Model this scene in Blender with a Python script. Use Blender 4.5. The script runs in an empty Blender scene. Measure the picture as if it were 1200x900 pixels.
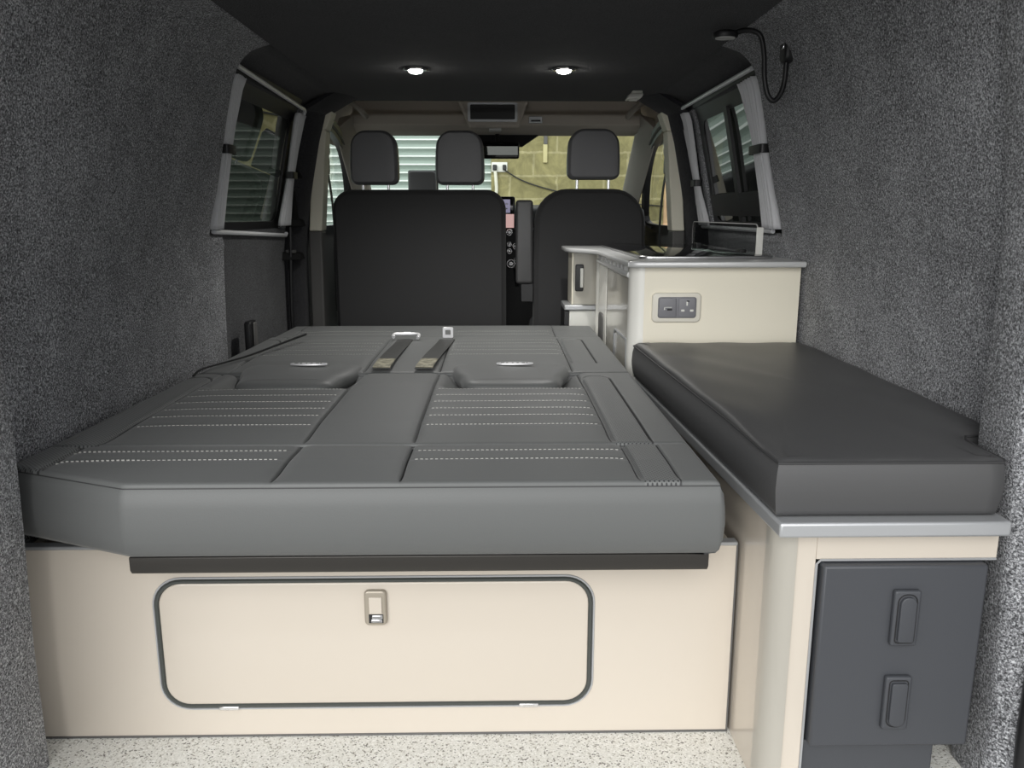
import bpy, bmesh, math, random
import numpy as np
from mathutils import Vector, Matrix

random.seed(7)
SC = bpy.context.scene
COL = SC.collection
PI = math.pi

# ------------------------------------------------------------------ materials
def mat(name, color, rough=0.5, metal=0.0, coat=0.0, bump=None, emit=None, spec=0.5, mottle=None, sheen=0.0):
    m = bpy.data.materials.new(name); m.use_nodes = True
    nt = m.node_tree; b = nt.nodes['Principled BSDF']
    b.inputs['Base Color'].default_value = (*color, 1)
    b.inputs['Roughness'].default_value = rough
    b.inputs['Metallic'].default_value = metal
    b.inputs['Coat Weight'].default_value = coat
    b.inputs['Coat Roughness'].default_value = 0.08
    b.inputs['Specular IOR Level'].default_value = spec
    b.inputs['Sheen Weight'].default_value = sheen
    tc = nt.nodes.new('ShaderNodeTexCoord')
    if bump:
        scale, strength, dist = bump
        n = nt.nodes.new('ShaderNodeTexNoise'); n.inputs['Scale'].default_value = scale
        n.inputs['Detail'].default_value = 3
        bp = nt.nodes.new('ShaderNodeBump'); bp.inputs['Strength'].default_value = strength
        bp.inputs['Distance'].default_value = dist
        nt.links.new(tc.outputs['Object'], n.inputs['Vector'])
        nt.links.new(n.outputs['Fac'], bp.inputs['Height'])
        nt.links.new(bp.outputs['Normal'], b.inputs['Normal'])
    if mottle:
        scale, amt = mottle
        n = nt.nodes.new('ShaderNodeTexNoise'); n.inputs['Scale'].default_value = scale
        n.inputs['Detail'].default_value = 4
        r = nt.nodes.new('ShaderNodeValToRGB')
        r.color_ramp.elements[0].position = .3; r.color_ramp.elements[1].position = .7
        r.color_ramp.elements[0].color = (*[c * (1 - amt) for c in color], 1)
        r.color_ramp.elements[1].color = (*[min(1, c * (1 + amt)) for c in color], 1)
        nt.links.new(tc.outputs['Object'], n.inputs['Vector'])
        nt.links.new(n.outputs['Fac'], r.inputs['Fac'])
        nt.links.new(r.outputs['Color'], b.inputs['Base Color'])
    if emit:
        b.inputs['Emission Color'].default_value = (*emit[0], 1)
        b.inputs['Emission Strength'].default_value = emit[1]
    return m

def carpet_mat(name, dark, mid, light, scale=260):
    m = bpy.data.materials.new(name); m.use_nodes = True
    nt = m.node_tree; b = nt.nodes['Principled BSDF']
    b.inputs['Roughness'].default_value = 1.0
    b.inputs['Specular IOR Level'].default_value = 0.08
    b.inputs['Sheen Weight'].default_value = 0.15
    tc = nt.nodes.new('ShaderNodeTexCoord')
    n = nt.nodes.new('ShaderNodeTexNoise'); n.inputs['Scale'].default_value = scale
    n.inputs['Detail'].default_value = 2.5; n.inputs['Roughness'].default_value = .75
    n.inputs['Distortion'].default_value = .6
    big = nt.nodes.new('ShaderNodeTexNoise'); big.inputs['Scale'].default_value = 9
    big.inputs['Detail'].default_value = 3
    r = nt.nodes.new('ShaderNodeValToRGB')
    e = r.color_ramp.elements
    e[0].position = .36; e[0].color = (*dark, 1)
    e[1].position = .68; e[1].color = (*light, 1)
    k = r.color_ramp.elements.new(.5); k.color = (*mid, 1)
    nt.links.new(tc.outputs['Object'], n.inputs['Vector'])
    nt.links.new(tc.outputs['Object'], big.inputs['Vector'])
    mx = nt.nodes.new('ShaderNodeMath'); mx.operation = 'MULTIPLY_ADD'
    mx.inputs[1].default_value = .10; 
    sb = nt.nodes.new('ShaderNodeMath'); sb.operation = 'SUBTRACT'; sb.inputs[1].default_value = .5
    nt.links.new(big.outputs['Fac'], sb.inputs[0])
    nt.links.new(sb.outputs[0], mx.inputs[0]); nt.links.new(n.outputs['Fac'], mx.inputs[2])
    nt.links.new(mx.outputs[0], r.inputs['Fac'])
    nt.links.new(r.outputs['Color'], b.inputs['Base Color'])
    bp = nt.nodes.new('ShaderNodeBump'); bp.inputs['Strength'].default_value = .45
    bp.inputs['Distance'].default_value = .003
    nt.links.new(n.outputs['Fac'], bp.inputs['Height'])
    nt.links.new(bp.outputs['Normal'], b.inputs['Normal'])
    return m

def speckle_mat(name):
    m = bpy.data.materials.new(name); m.use_nodes = True
    nt = m.node_tree; b = nt.nodes['Principled BSDF']
    b.inputs['Roughness'].default_value = .55
    tc = nt.nodes.new('ShaderNodeTexCoord')
    v = nt.nodes.new('ShaderNodeTexVoronoi'); v.inputs['Scale'].default_value = 380
    sep = nt.nodes.new('ShaderNodeSeparateColor')
    r = nt.nodes.new('ShaderNodeValToRGB'); e = r.color_ramp.elements
    r.color_ramp.interpolation = 'CONSTANT'
    e[0].position = 0; e[0].color = (.17, .16, .14, 1)
    e[1].position = .05; e[1].color = (.42, .40, .35, 1)
    for p, c in ((.14, (.70, .69, .64)), (.5, (.78, .77, .72)), (.85, (.87, .86, .82))):
        x = r.color_ramp.elements.new(p); x.color = (*c, 1)
    nt.links.new(tc.outputs['Object'], v.inputs['Vector'])
    nt.links.new(v.outputs['Color'], sep.inputs[0])
    nt.links.new(sep.outputs[0], r.inputs['Fac'])
    nt.links.new(r.outputs['Color'], b.inputs['Base Color'])
    return m

def glass_mat(name, tint, ior=1.5, rough=0.0, boost=1.0):
    m = bpy.data.materials.new(name); m.use_nodes = True
    nt = m.node_tree; nt.nodes.clear()
    out = nt.nodes.new('ShaderNodeOutputMaterial')
    t = nt.nodes.new('ShaderNodeBsdfTransparent'); t.inputs[0].default_value = (*tint, 1)
    g = nt.nodes.new('ShaderNodeBsdfGlossy'); g.inputs['Roughness'].default_value = rough
    # Schlick reflectance that does not depend on which way the face is turned
    ge = nt.nodes.new('ShaderNodeNewGeometry'); dt = nt.nodes.new('ShaderNodeVectorMath'); dt.operation = 'DOT_PRODUCT'
    nt.links.new(ge.outputs['Normal'], dt.inputs[0]); nt.links.new(ge.outputs['Incoming'], dt.inputs[1])
    def mth(op, a, b=None):
        n = nt.nodes.new('ShaderNodeMath'); n.operation = op
        for i_, q in enumerate((a, b)):
            if q is None: continue
            if isinstance(q, (int, float)): n.inputs[i_].default_value = q
            else: nt.links.new(q, n.inputs[i_])
        return n.outputs[0]
    c1 = mth('SUBTRACT', 1.0, mth('ABSOLUTE', dt.outputs['Value']))
    f0 = ((ior - 1) / (ior + 1)) ** 2
    fres = mth('ADD', mth('MULTIPLY', mth('POWER', c1, 5.0), 1 - f0), f0)
    k = nt.nodes.new('ShaderNodeMath'); k.operation = 'MULTIPLY'; k.inputs[1].default_value = boost; k.use_clamp = True
    mx = nt.nodes.new('ShaderNodeMixShader')
    nt.links.new(fres, k.inputs[0]); nt.links.new(k.outputs[0], mx.inputs[0])
    nt.links.new(t.outputs[0], mx.inputs[1]); nt.links.new(g.outputs[0], mx.inputs[2])
    nt.links.new(mx.outputs[0], out.inputs[0])
    return m

def perforated_mat(name, base, hole, pitch=.0054):
    """dark vinyl with a staggered grid of pressed dots (object x/y)"""
    m = bpy.data.materials.new(name); m.use_nodes = True
    nt = m.node_tree; b = nt.nodes['Principled BSDF']
    b.inputs['Roughness'].default_value = .5; b.inputs['Sheen Weight'].default_value = .13
    tc = nt.nodes.new('ShaderNodeTexCoord'); mp = nt.nodes.new('ShaderNodeMapping')
    mp.inputs['Rotation'].default_value = (0, 0, PI / 4)
    mp.inputs['Scale'].default_value = (1 / pitch,) * 3
    fr = nt.nodes.new('ShaderNodeVectorMath'); fr.operation = 'FRACTION'
    su = nt.nodes.new('ShaderNodeVectorMath'); su.operation = 'SUBTRACT'; su.inputs[1].default_value = (.5, .5, 0)
    sx = nt.nodes.new('ShaderNodeSeparateXYZ'); cx = nt.nodes.new('ShaderNodeCombineXYZ')
    ln = nt.nodes.new('ShaderNodeVectorMath'); ln.operation = 'LENGTH'
    r = nt.nodes.new('ShaderNodeValToRGB'); e = r.color_ramp.elements
    e[0].position = .27; e[0].color = (*hole, 1); e[1].position = .33; e[1].color = (*base, 1)
    nt.links.new(tc.outputs['Object'], mp.inputs[0]); nt.links.new(mp.outputs[0], fr.inputs[0])
    nt.links.new(fr.outputs[0], su.inputs[0]); nt.links.new(su.outputs[0], sx.inputs[0])
    nt.links.new(sx.outputs[0], cx.inputs[0]); nt.links.new(sx.outputs[1], cx.inputs[1])
    nt.links.new(cx.outputs[0], ln.inputs[0]); nt.links.new(ln.outputs['Value'], r.inputs['Fac'])
    nt.links.new(r.outputs['Color'], b.inputs['Base Color'])
    bp = nt.nodes.new('ShaderNodeBump'); bp.inputs['Strength'].default_value = .6; bp.inputs['Distance'].default_value = .0015
    nt.links.new(r.outputs['Color'], bp.inputs['Height']); nt.links.new(bp.outputs['Normal'], b.inputs['Normal'])
    return m

def block_mat(name):
    m = bpy.data.materials.new(name); m.use_nodes = True
    nt = m.node_tree; b = nt.nodes['Principled BSDF']; b.inputs['Roughness'].default_value = .95
    tc = nt.nodes.new('ShaderNodeTexCoord'); mp = nt.nodes.new('ShaderNodeMapping')
    mp.inputs['Rotation'].default_value = (PI / 2, 0, 0)
    br = nt.nodes.new('ShaderNodeTexBrick')
    br.inputs['Scale'].default_value = 1.0; br.inputs['Brick Width'].default_value = .45
    br.inputs['Row Height'].default_value = .215; br.inputs['Mortar Size'].default_value = .012
    br.inputs['Mortar Smooth'].default_value = .4
    br.inputs['Color1'].default_value = (.27, .245, .115, 1); br.inputs['Color2'].default_value = (.215, .195, .09, 1)
    br.inputs['Mortar'].default_value = (.34, .31, .17, 1)
    n = nt.nodes.new('ShaderNodeTexNoise'); n.inputs['Scale'].default_value = 5; n.inputs['Detail'].default_value = 10; n.inputs['Distortion'].default_value = 1.2
    n.inputs['Roughness'].default_value = .7
    mx = nt.nodes.new('ShaderNodeMix'); mx.data_type = 'RGBA'; mx.blend_type = 'OVERLAY'; mx.inputs[0].default_value = .95
    nt.links.new(tc.outputs['Object'], n.inputs['Vector'])
    wv = nt.nodes.new('ShaderNodeVectorMath'); wv.operation = 'MULTIPLY_ADD'; wv.inputs[1].default_value = (.05, .05, .05)
    nt.links.new(n.outputs['Color'], wv.inputs[0]); nt.links.new(tc.outputs['Object'], wv.inputs[2])
    nt.links.new(wv.outputs[0], mp.inputs[0]); nt.links.new(mp.outputs[0], br.inputs['Vector'])
    nt.links.new(br.outputs['Color'], mx.inputs[6]); nt.links.new(n.outputs['Fac'], mx.inputs[7])
    nt.links.new(mx.outputs[2], b.inputs['Base Color'])
    return m

M = dict(
    carpet=carpet_mat('lining_carpet', (.026, .0265, .028), (.185, .188, .197), (.66, .67, .69), 270),
    doorcarpet=carpet_mat('door_card_carpet', (.016, .016, .017), (.06, .061, .064), (.17, .172, .18), 300),
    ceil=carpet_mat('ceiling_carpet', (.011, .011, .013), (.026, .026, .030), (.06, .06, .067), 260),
    bcarpet=carpet_mat('pillar_carpet', (.012, .012, .014), (.028, .028, .032), (.06, .06, .066), 300),
    vinyl=mat('grey_vinyl', (.108, .112, .110), .5, bump=(420, .12, .002), spec=.45, sheen=.13),
    vinyl_panel=mat('grey_vinyl_panel', (.113, .117, .115), .48, bump=(420, .12, .002), spec=.45, sheen=.13),
    vinyl_bench=mat('charcoal_vinyl', (.070, .070, .071), .40, bump=(300, .08, .002), spec=.5),
    perf=perforated_mat('perforated_vinyl', (.135, .14, .137), (.02, .021, .022)),
    thread=mat('pale_thread', (.45, .45, .42), .8),
    piping=mat('dark_piping', (.035, .035, .036), .6),
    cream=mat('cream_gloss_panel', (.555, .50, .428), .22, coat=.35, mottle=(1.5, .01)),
    cream2=mat('cream_kitchen_panel', (.87, .82, .68), .25, coat=.3, mottle=(1.5, .01)),
    post=mat('champagne_post', (.38, .36, .315), .28, coat=.4),
    post_white=mat('pale_post', (.84, .83, .77), .25, coat=.4),
    silver=mat('silver_edge', (.46, .47, .48), .36, metal=.5),
    chrome=mat('chrome', (.85, .85, .86), .12, metal=1),
    seal=mat('dark_seal', (.05, .055, .05), .5),
    bronze=mat('bronze_bar', (.045, .042, .038), .35, metal=.4),
    black=mat('black_plastic', (.012, .012, .013), .45),
    blackmatte=mat('matt_black_plastic', (.012, .012, .012), .85, spec=.2),
    blackgloss=mat('black_gloss', (.006, .006, .007), .08),
    boxgrey=mat('slate_plastic', (.050, .053, .060), .5, bump=(700, .15, .001)),
    floor=speckle_mat('speckled_vinyl'),
    fabric=mat('black_seat_fabric', (.038, .038, .039), .95, bump=(900, .3, .001), sheen=.1),
    headvinyl=mat('headrest_vinyl', (.155, .155, .162), .42, bump=(500, .1, .001)),
    taupe=mat('taupe_headlining', (.55, .50, .44), .85, bump=(600, .2, .001)),
    taupe2=mat('taupe_plastic', (.42, .385, .34), .6),
    creamtrim=mat('cream_trim', (.80, .77, .64), .6),
    greytrim=mat('grey_trim', (.10, .098, .094), .6),
    curtain=mat('grey_curtain', (.64, .645, .66), .85, bump=(500, .25, .001)),
    rail=mat('curtain_rail', (.75, .76, .78), .35, metal=.1),
    tint=glass_mat('tinted_glass', (.05, .054, .048), 1.5, boost=1.3),
    clear=glass_mat('clear_glass', (.86, .90, .87), 1.45, boost=.6),
    lid=glass_mat('smoked_glass', (.80, .81, .81), 1.5, boost=1.0),
    hob=mat('black_hob_glass', (.008, .008, .009), .06, coat=.3),
    steel=mat('brushed_steel', (.6, .6, .6), .25, metal=1),
    white=mat('white_plastic', (.75, .75, .70), .4),
    sockgrey=mat('socket_grey', (.19, .19, .205), .4),
    sockcream=mat('socket_frame', (.72, .69, .60), .35),
    fridge=mat('fridge_front', (.50, .48, .42), .16, coat=.5),
    web=mat('black_webbing', (.03, .031, .029), .6, bump=(800, .4, .001)),
    label=mat('worn_label', (.30, .28, .20), .6, mottle=(60, .6)),
    shutter=mat('white_shutter', (.38, .45, .41), .45),
    shutterline=mat('shutter_rib', (.74, .80, .76), .35),
    blocks=block_mat('block_wall'),
    ground=mat('concrete', (.32, .315, .30), .9, mottle=(3, .12)),
    vanpaint=mat('van_paint', (.35, .35, .36), .35, coat=.5),
    cable=mat('white_cable', (.75, .74, .62), .5),
    lens=mat('lamp_lens', (.62, .62, .6), .35),
    bulb=mat('led_glow', (1, 1, 1), .3, emit=((1, .98, .92), 30)),
    screen=mat('screen_glow', (.02, .02, .02), .2, emit=((.8, .5, .47), .5)),
    screen2=mat('screen_glow_blue', (.02, .02, .02), .2, emit=((.35, .33, .5), .4)),
    orange=mat('timber_board', (.55, .36, .20), .7, mottle=(8, .2)),
    darkpanel=mat('dark_backing', (.01, .01, .011), .12, coat=.6),
    red=mat('red_sign', (.6, .08, .07), .5),
    edging=mat('worktop_edging', (.58, .585, .58), .3, metal=.15, coat=.3),
    brightmetal=mat('bright_metal', (.82, .82, .83), .35, metal=.35),
    mirror=mat('mirror_glass', (.24, .25, .24), .03, metal=1),
)

# ------------------------------------------------------------------ object helpers
def link(o, parent=None):
    COL.objects.link(o)
    if parent is not None: o.parent = parent
    return o

def tag(o, label=None, cat=None, group=None, kind=None):
    if label: o['label'] = label
    if cat: o['category'] = cat
    if group: o['group'] = group
    if kind: o['kind'] = kind
    return o

def thing(name, label, cat, loc=(0, 0, 0), group=None):
    o = bpy.data.objects.new(name, None); link(o); o.location = loc
    o.empty_display_size = .05
    return tag(o, label, cat, group)

def struct(o):
    o['kind'] = 'structure'; return o

def finish(name, bm, m, parent=None, smooth=True, angle=40, bevel=0, seg=2, origin=None):
    """link a bmesh as one object; vertex coordinates are world, shifted by the parent's location"""
    bmesh.ops.recalc_face_normals(bm, faces=bm.faces[:])
    off = Vector((0, 0, 0))
    p = parent
    while p is not None:
        off += Vector(p.location); p = p.parent
    if origin is None:
        if parent is None and len(bm.verts):
            cs = [v.co for v in bm.verts]
            origin = Vector(((min(c.x for c in cs) + max(c.x for c in cs)) / 2,
                             (min(c.y for c in cs) + max(c.y for c in cs)) / 2, min(c.z for c in cs)))
        else: origin = off
    origin = Vector(origin)
    for v in bm.verts: v.co -= origin
    me = bpy.data.meshes.new(name); bm.to_mesh(me); bm.free()
    for mm in (m if isinstance(m, (list, tuple)) else [m]): me.materials.append(mm)
    if smooth:
        me.shade_smooth() if hasattr(me, 'shade_smooth') else None
        me.set_sharp_from_angle(angle=math.radians(angle))
    o = bpy.data.objects.new(name, me); link(o, parent)
    o.location = origin - off
    if bevel:
        b = o.modifiers.new('bevel', 'BEVEL'); b.width = bevel; b.segments = seg; b.limit_method = 'ANGLE'
        b.angle_limit = math.radians(40)
        b.harden_normals = False
    return o

def box(bm, x0, x1, y0, y1, z0, z1, mi=0):
    vs = [bm.verts.new((x, y, z)) for z in (z0, z1) for y in (y0, y1) for x in (x0, x1)]
    fs = []
    for f in ((0, 2, 3, 1), (4, 5, 7, 6), (0, 1, 5, 4), (2, 6, 7, 3), (0, 4, 6, 2), (1, 3, 7, 5)):
        q = bm.faces.new([vs[i] for i in f]); q.material_index = mi; fs.append(q)
    return vs

def hexa(bm, pts, mi=0):
    """8 points ordered like box()"""
    vs = [bm.verts.new(p) for p in pts]
    for f in ((0, 2, 3, 1), (4, 5, 7, 6), (0, 1, 5, 4), (2, 6, 7, 3), (0, 4, 6, 2), (1, 3, 7, 5)):
        q = bm.faces.new([vs[i] for i in f]); q.material_index = mi

def obox(name, dims, m, parent=None, bevel=0.003, seg=2):
    bm = bmesh.new(); box(bm, *dims)
    return finish(name, bm, m, parent, bevel=bevel, seg=seg)

def tube(bm, pts, r, n=10, closed=False, cap=True, mi=0):
    pts = [Vector(p) for p in pts]; N = len(pts)
    rs = r if isinstance(r, (list, tuple)) else [r] * N
    rings = []; up = None
    for i, p in enumerate(pts):
        if closed: t = pts[(i + 1) % N] - pts[i - 1]
        else: t = pts[min(i + 1, N - 1)] - pts[max(i - 1, 0)]
        t.normalize()
        if up is None:
            a = Vector((0, 0, 1)) if abs(t.z) < .9 else Vector((1, 0, 0))
            up = (a - t * a.dot(t)).normalized()
        else: up = (up - t * up.dot(t)).normalized()
        s = t.cross(up)
        rings.append([bm.verts.new(p + (up * math.cos(2 * PI * k / n) + s * math.sin(2 * PI * k / n)) * rs[i]) for k in range(n)])
    for i in range(N if closed else N - 1):
        a, b = rings[i], rings[(i + 1) % N]
        for k in range(n):
            bm.faces.new((a[k], a[(k + 1) % n], b[(k + 1) % n], b[k])).material_index = mi
    if cap and not closed:
        bm.faces.new(rings[0][::-1]).material_index = mi; bm.faces.new(rings[-1]).material_index = mi

def smooth_path(pts, n=8):
    """Catmull-Rom"""
    P = [Vector(p) for p in pts]; P = [P[0] * 2 - P[1]] + P + [P[-1] * 2 - P[-2]]
    out = []
    for i in range(1, len(P) - 2):
        for k in range(n):
            t = k / n; a, b, c, d = P[i - 1], P[i], P[i + 1], P[i + 2]
            out.append(.5 * ((2 * b) + (c - a) * t + (2 * a - 5 * b + 4 * c - d) * t * t + (-a + 3 * b - 3 * c + d) * t ** 3))
    out.append(P[-2]); return out

def rrect(x0, x1, y0, y1, r, n=6):
    """2D rounded rectangle, CCW; r scalar or 4 radii (bl, br, tr, tl)"""
    rs = r if isinstance(r, (list, tuple)) else [r] * 4
    out = []
    for (cx, cy, a0), rr in zip(((x0, y0, PI), (x1, y0, 1.5 * PI), (x1, y1, 0), (x0, y1, .5 * PI)), rs):
        ccx = cx + (rr if cx == x0 else -rr); ccy = cy + (rr if cy == y0 else -rr)
        for k in range(n + 1):
            a = a0 + PI / 2 * k / n
            out.append((ccx + rr * math.cos(a), ccy + rr * math.sin(a)))
    return out

def inset2d(pts, d):
    N = len(pts); out = []
    for i in range(N):
        a, b, c = Vector(pts[i - 1]), Vector(pts[i]), Vector(pts[(i + 1) % N])
        e1, e2 = (b - a), (c - b)
        if e1.length < 1e-7: e1 = e2
        if e2.length < 1e-7: e2 = e1
        n1 = Vector((-e1.y, e1.x)).normalized(); n2 = Vector((-e2.y, e2.x)).normalized()
        n = (n1 + n2)
        if n.length < 1e-6: n = n1
        n.normalize(); out.append(tuple(b + n * d))
    return out

def loft(bm, outline, levels, place, mi=0, cap=True):
    """levels: list of (inset, depth); place(u, v, depth) -> 3D"""
    rings = []
    for ins, dep in levels:
        o2 = inset2d(outline, ins) if ins else outline
        rings.append([bm.verts.new(place(u, v, dep)) for u, v in o2])
    n = len(outline)
    for a, b in zip(rings, rings[1:]):
        for k in range(n):
            bm.faces.new((a[k], a[(k + 1) % n], b[(k + 1) % n], b[k])).material_index = mi
    if cap:
        bm.faces.new(rings[0][::-1]).material_index = mi; bm.faces.new(rings[-1]).material_index = mi
    return rings

def capped_loft(bm, outline, levels, place, mi=0):
    """loft whose two end faces are closed by rings shrinking to the middle, so wide pads shade smoothly"""
    rings = loft(bm, outline, levels, place, mi, cap=False)
    n = len(outline); cu = sum(p[0] for p in outline) / n; cv = sum(p[1] for p in outline) / n
    for ring, lev, flip in ((rings[0], levels[0], True), (rings[-1], levels[-1], False)):
        o2 = inset2d(outline, lev[0]) if lev[0] else outline
        prev = ring
        for f in (.86, .68, .5, .32, .14):
            cur = [bm.verts.new(place(cu + (u - cu) * f, cv + (v - cv) * f, lev[1])) for u, v in o2]
            for k in range(n): bm.faces.new((prev[k], prev[(k + 1) % n], cur[(k + 1) % n], cur[k])).material_index = mi
            prev = cur
        c = bm.verts.new(place(cu, cv, lev[1]))
        for k in range(n): bm.faces.new((prev[k], prev[(k + 1) % n], c)).material_index = mi
    return rings

def roundlevels(d0, d1, r, n=5, bulge=0):
    """rounded-edge solid from depth d0 to d1"""
    L = []
    for k in range(n + 1):
        a = PI / 2 * k / n
        L.append((r * (1 - math.sin(a)), d0 + r * (1 - math.cos(a))))
    for k in range(n + 1):
        a = PI / 2 * (1 - k / n)
        L.append((r * (1 - math.sin(a)), d1 - r * (1 - math.cos(a))))
    return L

XZ = lambda u, v, d: (u, d, v)        # outline in x/z, depth along y
XY = lambda u, v, d: (u, v, d)        # outline in x/y, depth along z
YZ = lambda u, v, d: (d, u, v)        # outline in y/z, depth along x

def plate(name, outline, d0, d1, m, parent=None, place=XZ, r=0.003, n=3):
    bm = bmesh.new(); loft(bm, outline, roundlevels(d0, d1, r, n), place)
    return finish(name, bm, m, parent, angle=50)

def extrude_poly(bm, pts, d0, d1, place, mi=0):
    a = [bm.verts.new(place(u, v, d0)) for u, v in pts]; b = [bm.verts.new(place(u, v, d1)) for u, v in pts]
    n = len(pts)
    for k in range(n): bm.faces.new((a[k], a[(k + 1) % n], b[(k + 1) % n], b[k])).material_index = mi
    bm.faces.new(a[::-1]).material_index = mi; bm.faces.new(b).material_index = mi

def ring_plate(bm, outer, inner, d0, d1, place, mi=0):
    """frame: outer and inner outlines with the same point count"""
    n = len(outer)
    V = [[bm.verts.new(place(u, v, d)) for u, v in o] for o in (outer, inner) for d in (d0, d1)]
    oa, ob, ia, ib = V
    for k in range(n):
        j = (k + 1) % n
        for q in ((oa[k], oa[j], ob[j], ob[k]), (ia[k], ib[k], ib[j], ia[j]), (oa[k], ia[k], ia[j], oa[j]), (ob[k], ob[j], ib[j], ib[k])):
            bm.faces.new(q).material_index = mi

# ------------------------------------------------------------------ camera
CAM_H = .96
cam = bpy.data.cameras.new('camera'); co = bpy.data.objects.new('camera', cam); link(co)
cam.sensor_width = 36; cam.lens = 36 * 950 / 1200; cam.clip_start = .02; cam.clip_end = 200
co.location = (0, 0, CAM_H)
co.rotation_euler = (PI / 2 - math.radians(11.9), 0, -math.radians(1.0))
SC.camera = co

# ------------------------------------------------------------------ van shell
PROF = [(0, .89), (.6, .89), (.8, .884), (.92, .868), (1.02, .848), (1.2, .812), (1.32, .785), (1.37, .765),
        (1.395, .742), (1.413, .715), (1.425, .68), (1.43, .645)]
def xwall(z):
    for (z0, x0), (z1, x1) in zip(PROF, PROF[1:]):
        if z <= z1: return x0 + (x1 - x0) * (z - z0) / (z1 - z0)
    return .645

WIN = (2.50, 3.33, .90, 1.36)      # window opening y0 y1 z0 z1
def sstep(a, b, t):
    t = max(0, min(1, (t - a) / (b - a))); return t * t * (3 - 2 * t)

def make_wall(name, s):
    ys = [.95, 1.1, 1.3, 1.6, 1.9, 2.2, 2.38, 2.44, 2.47, 2.50, 2.54, 2.575, 2.59, 2.60, 2.61, 2.62, 2.66, 2.70, 2.72, 2.8, 2.95, 3.1, 3.25, 3.33, 3.38, 3.42, 3.5, 3.62]
    zs = [0, .2, .4, .55, .7, .8, .84, .87, .90, .95, 1.02, 1.1, 1.2, 1.3, 1.33, 1.36, 1.38, 1.395, 1.413, 1.425, 1.43]
    bm = bmesh.new(); G = {}
    for i, y in enumerate(ys):
        for j, z in enumerate(zs):
            x = xwall(z)
            # lining of the rear quarter stands proud of the door / window section
            if z < .9: e = .022 * sstep(2.615, 2.59, y) if s < 0 else .02 * sstep(2.72, 2.66, y)
            else: e = .03 * sstep(2.50, 2.44, y)
            if z >= .84 and z <= .95: e *= .8
            x -= e
            if y > 2.5 and z > 1.36 and z < 1.43: x += .03 * math.sin((z - 1.36) / .07 * PI)   # cove above the window
            x += .005 * math.sin(y * 3.1 + z * 2) * (1 if z < 1.4 else 0)
            if z == 1.43: x = .645
            G[i, j] = bm.verts.new((s * x, y, z))
    for i in range(len(ys) - 1):
        for j in range(len(zs) - 1):
            if ys[i] >= WIN[0] and ys[i + 1] <= WIN[1] and zs[j] >= WIN[2] and zs[j + 1] <= WIN[3]: continue
            f = bm.faces.new((G[i, j], G[i + 1, j], G[i + 1, j + 1], G[i, j + 1]))
            f.material_index = 1 if (zs[j] >= 1.36 and ys[i] >= 2.47) else (2 if (s < 0 and zs[j] < .9 and ys[i] >= 2.61) else 0)   # darker ceiling carpet paints the cantrail's shade above the window
    # reveal going outward, and outer skin
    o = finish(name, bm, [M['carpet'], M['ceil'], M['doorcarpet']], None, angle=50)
    so = o.modifiers.new('thick', 'SOLIDIFY'); so.thickness = .05; so.offset = 1 if True else -1
    return struct(o)

wl = make_wall('wall_left', -1); wr = make_wall('wall_right', 1)
# orient thickness outwards
for o, s in ((wl, -1), (wr, 1)):
    me = o.data
    c = sum((p.normal.x * p.area for p in me.polygons))
    o.modifiers['thick'].offset = 1 if c * s > 0 else -1

bm = bmesh.new(); box(bm, -.95, .95, .95, 5.2, -.04, 0)
struct(finish('floor', bm, M['floor'], smooth=False))
bm = bmesh.new(); box(bm, -.66, .66, .95, 3.66, 1.43, 1.47)
struct(finish('ceiling', bm, M['ceil'], bevel=.01))
# outer roof and body sides
bm = bmesh.new()
RP = [(-1.0, 1.3), (-.97, 1.42), (-.85, 1.56), (-.6, 1.60), (.6, 1.60), (.85, 1.56), (.97, 1.42), (1.0, 1.3),
      (.985, 1.3), (.955, 1.41), (.84, 1.54), (.6, 1.58), (-.6, 1.58), (-.84, 1.54), (-.955, 1.41), (-.985, 1.3)]
extrude_poly(bm, RP, .93, 4.45, XZ)
struct(finish('trim_1', bm, M['vanpaint'], angle=30))
# rear pillars clad in carpet
def pillar(name, s):
    bm = bmesh.new(); yn = .97 if s < 0 else 1.155
    zs = [0, .2, .45, .6, .8, .95, 1.1, 1.2, 1.3, 1.43]
    xi = [.818, .812, .808, .800, .796, .794, .78, .765, .75, .66]
    if s < 0: xi = [.800, .797, .794, .790, .790, .790, .78, .765, .75, .66]
    sec = []
    for z, x in zip(zs, xi):
        w = .004 * math.sin(z * 9)
        ring = [(x + .03, yn), (x + w, yn + .03), (x + w, 1.2), (x + w, 1.285), (x + .012, 1.30), (x + .06, 1.305), (.97, 1.31), (.97, yn - .01)]
        sec.append([bm.verts.new((s * a, b, z)) for a, b in ring])
    for a, b in zip(sec, sec[1:]):
        for k in range(8): bm.faces.new((a[k], a[(k + 1) % 8], b[(k + 1) % 8], b[k]))
    bm.faces.new(sec[0][::-1]); bm.faces.new(sec[-1])
    return struct(finish(name, bm, M['carpet'], angle=60))
pillar('trim_2', -1); pillar('trim_3', 1)
# rubber door seal on the tail opening (seen at the lower right edge)
for k, s in ((4, 1), (5, -1)):
    bm = bmesh.new(); ye = .962 if s < 0 else 1.143
    tube(bm, smooth_path([(s * .862, ye, -.02), (s * .850, ye, .1), (s * .848, ye, .3), (s * .845, ye, .6), (s * .84, ye, .95), (s * .77, ye, 1.2), (s * .70, ye, 1.40)], 5), .016, 10)
    struct(finish('trim_%d' % k, bm, M['black']))

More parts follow.
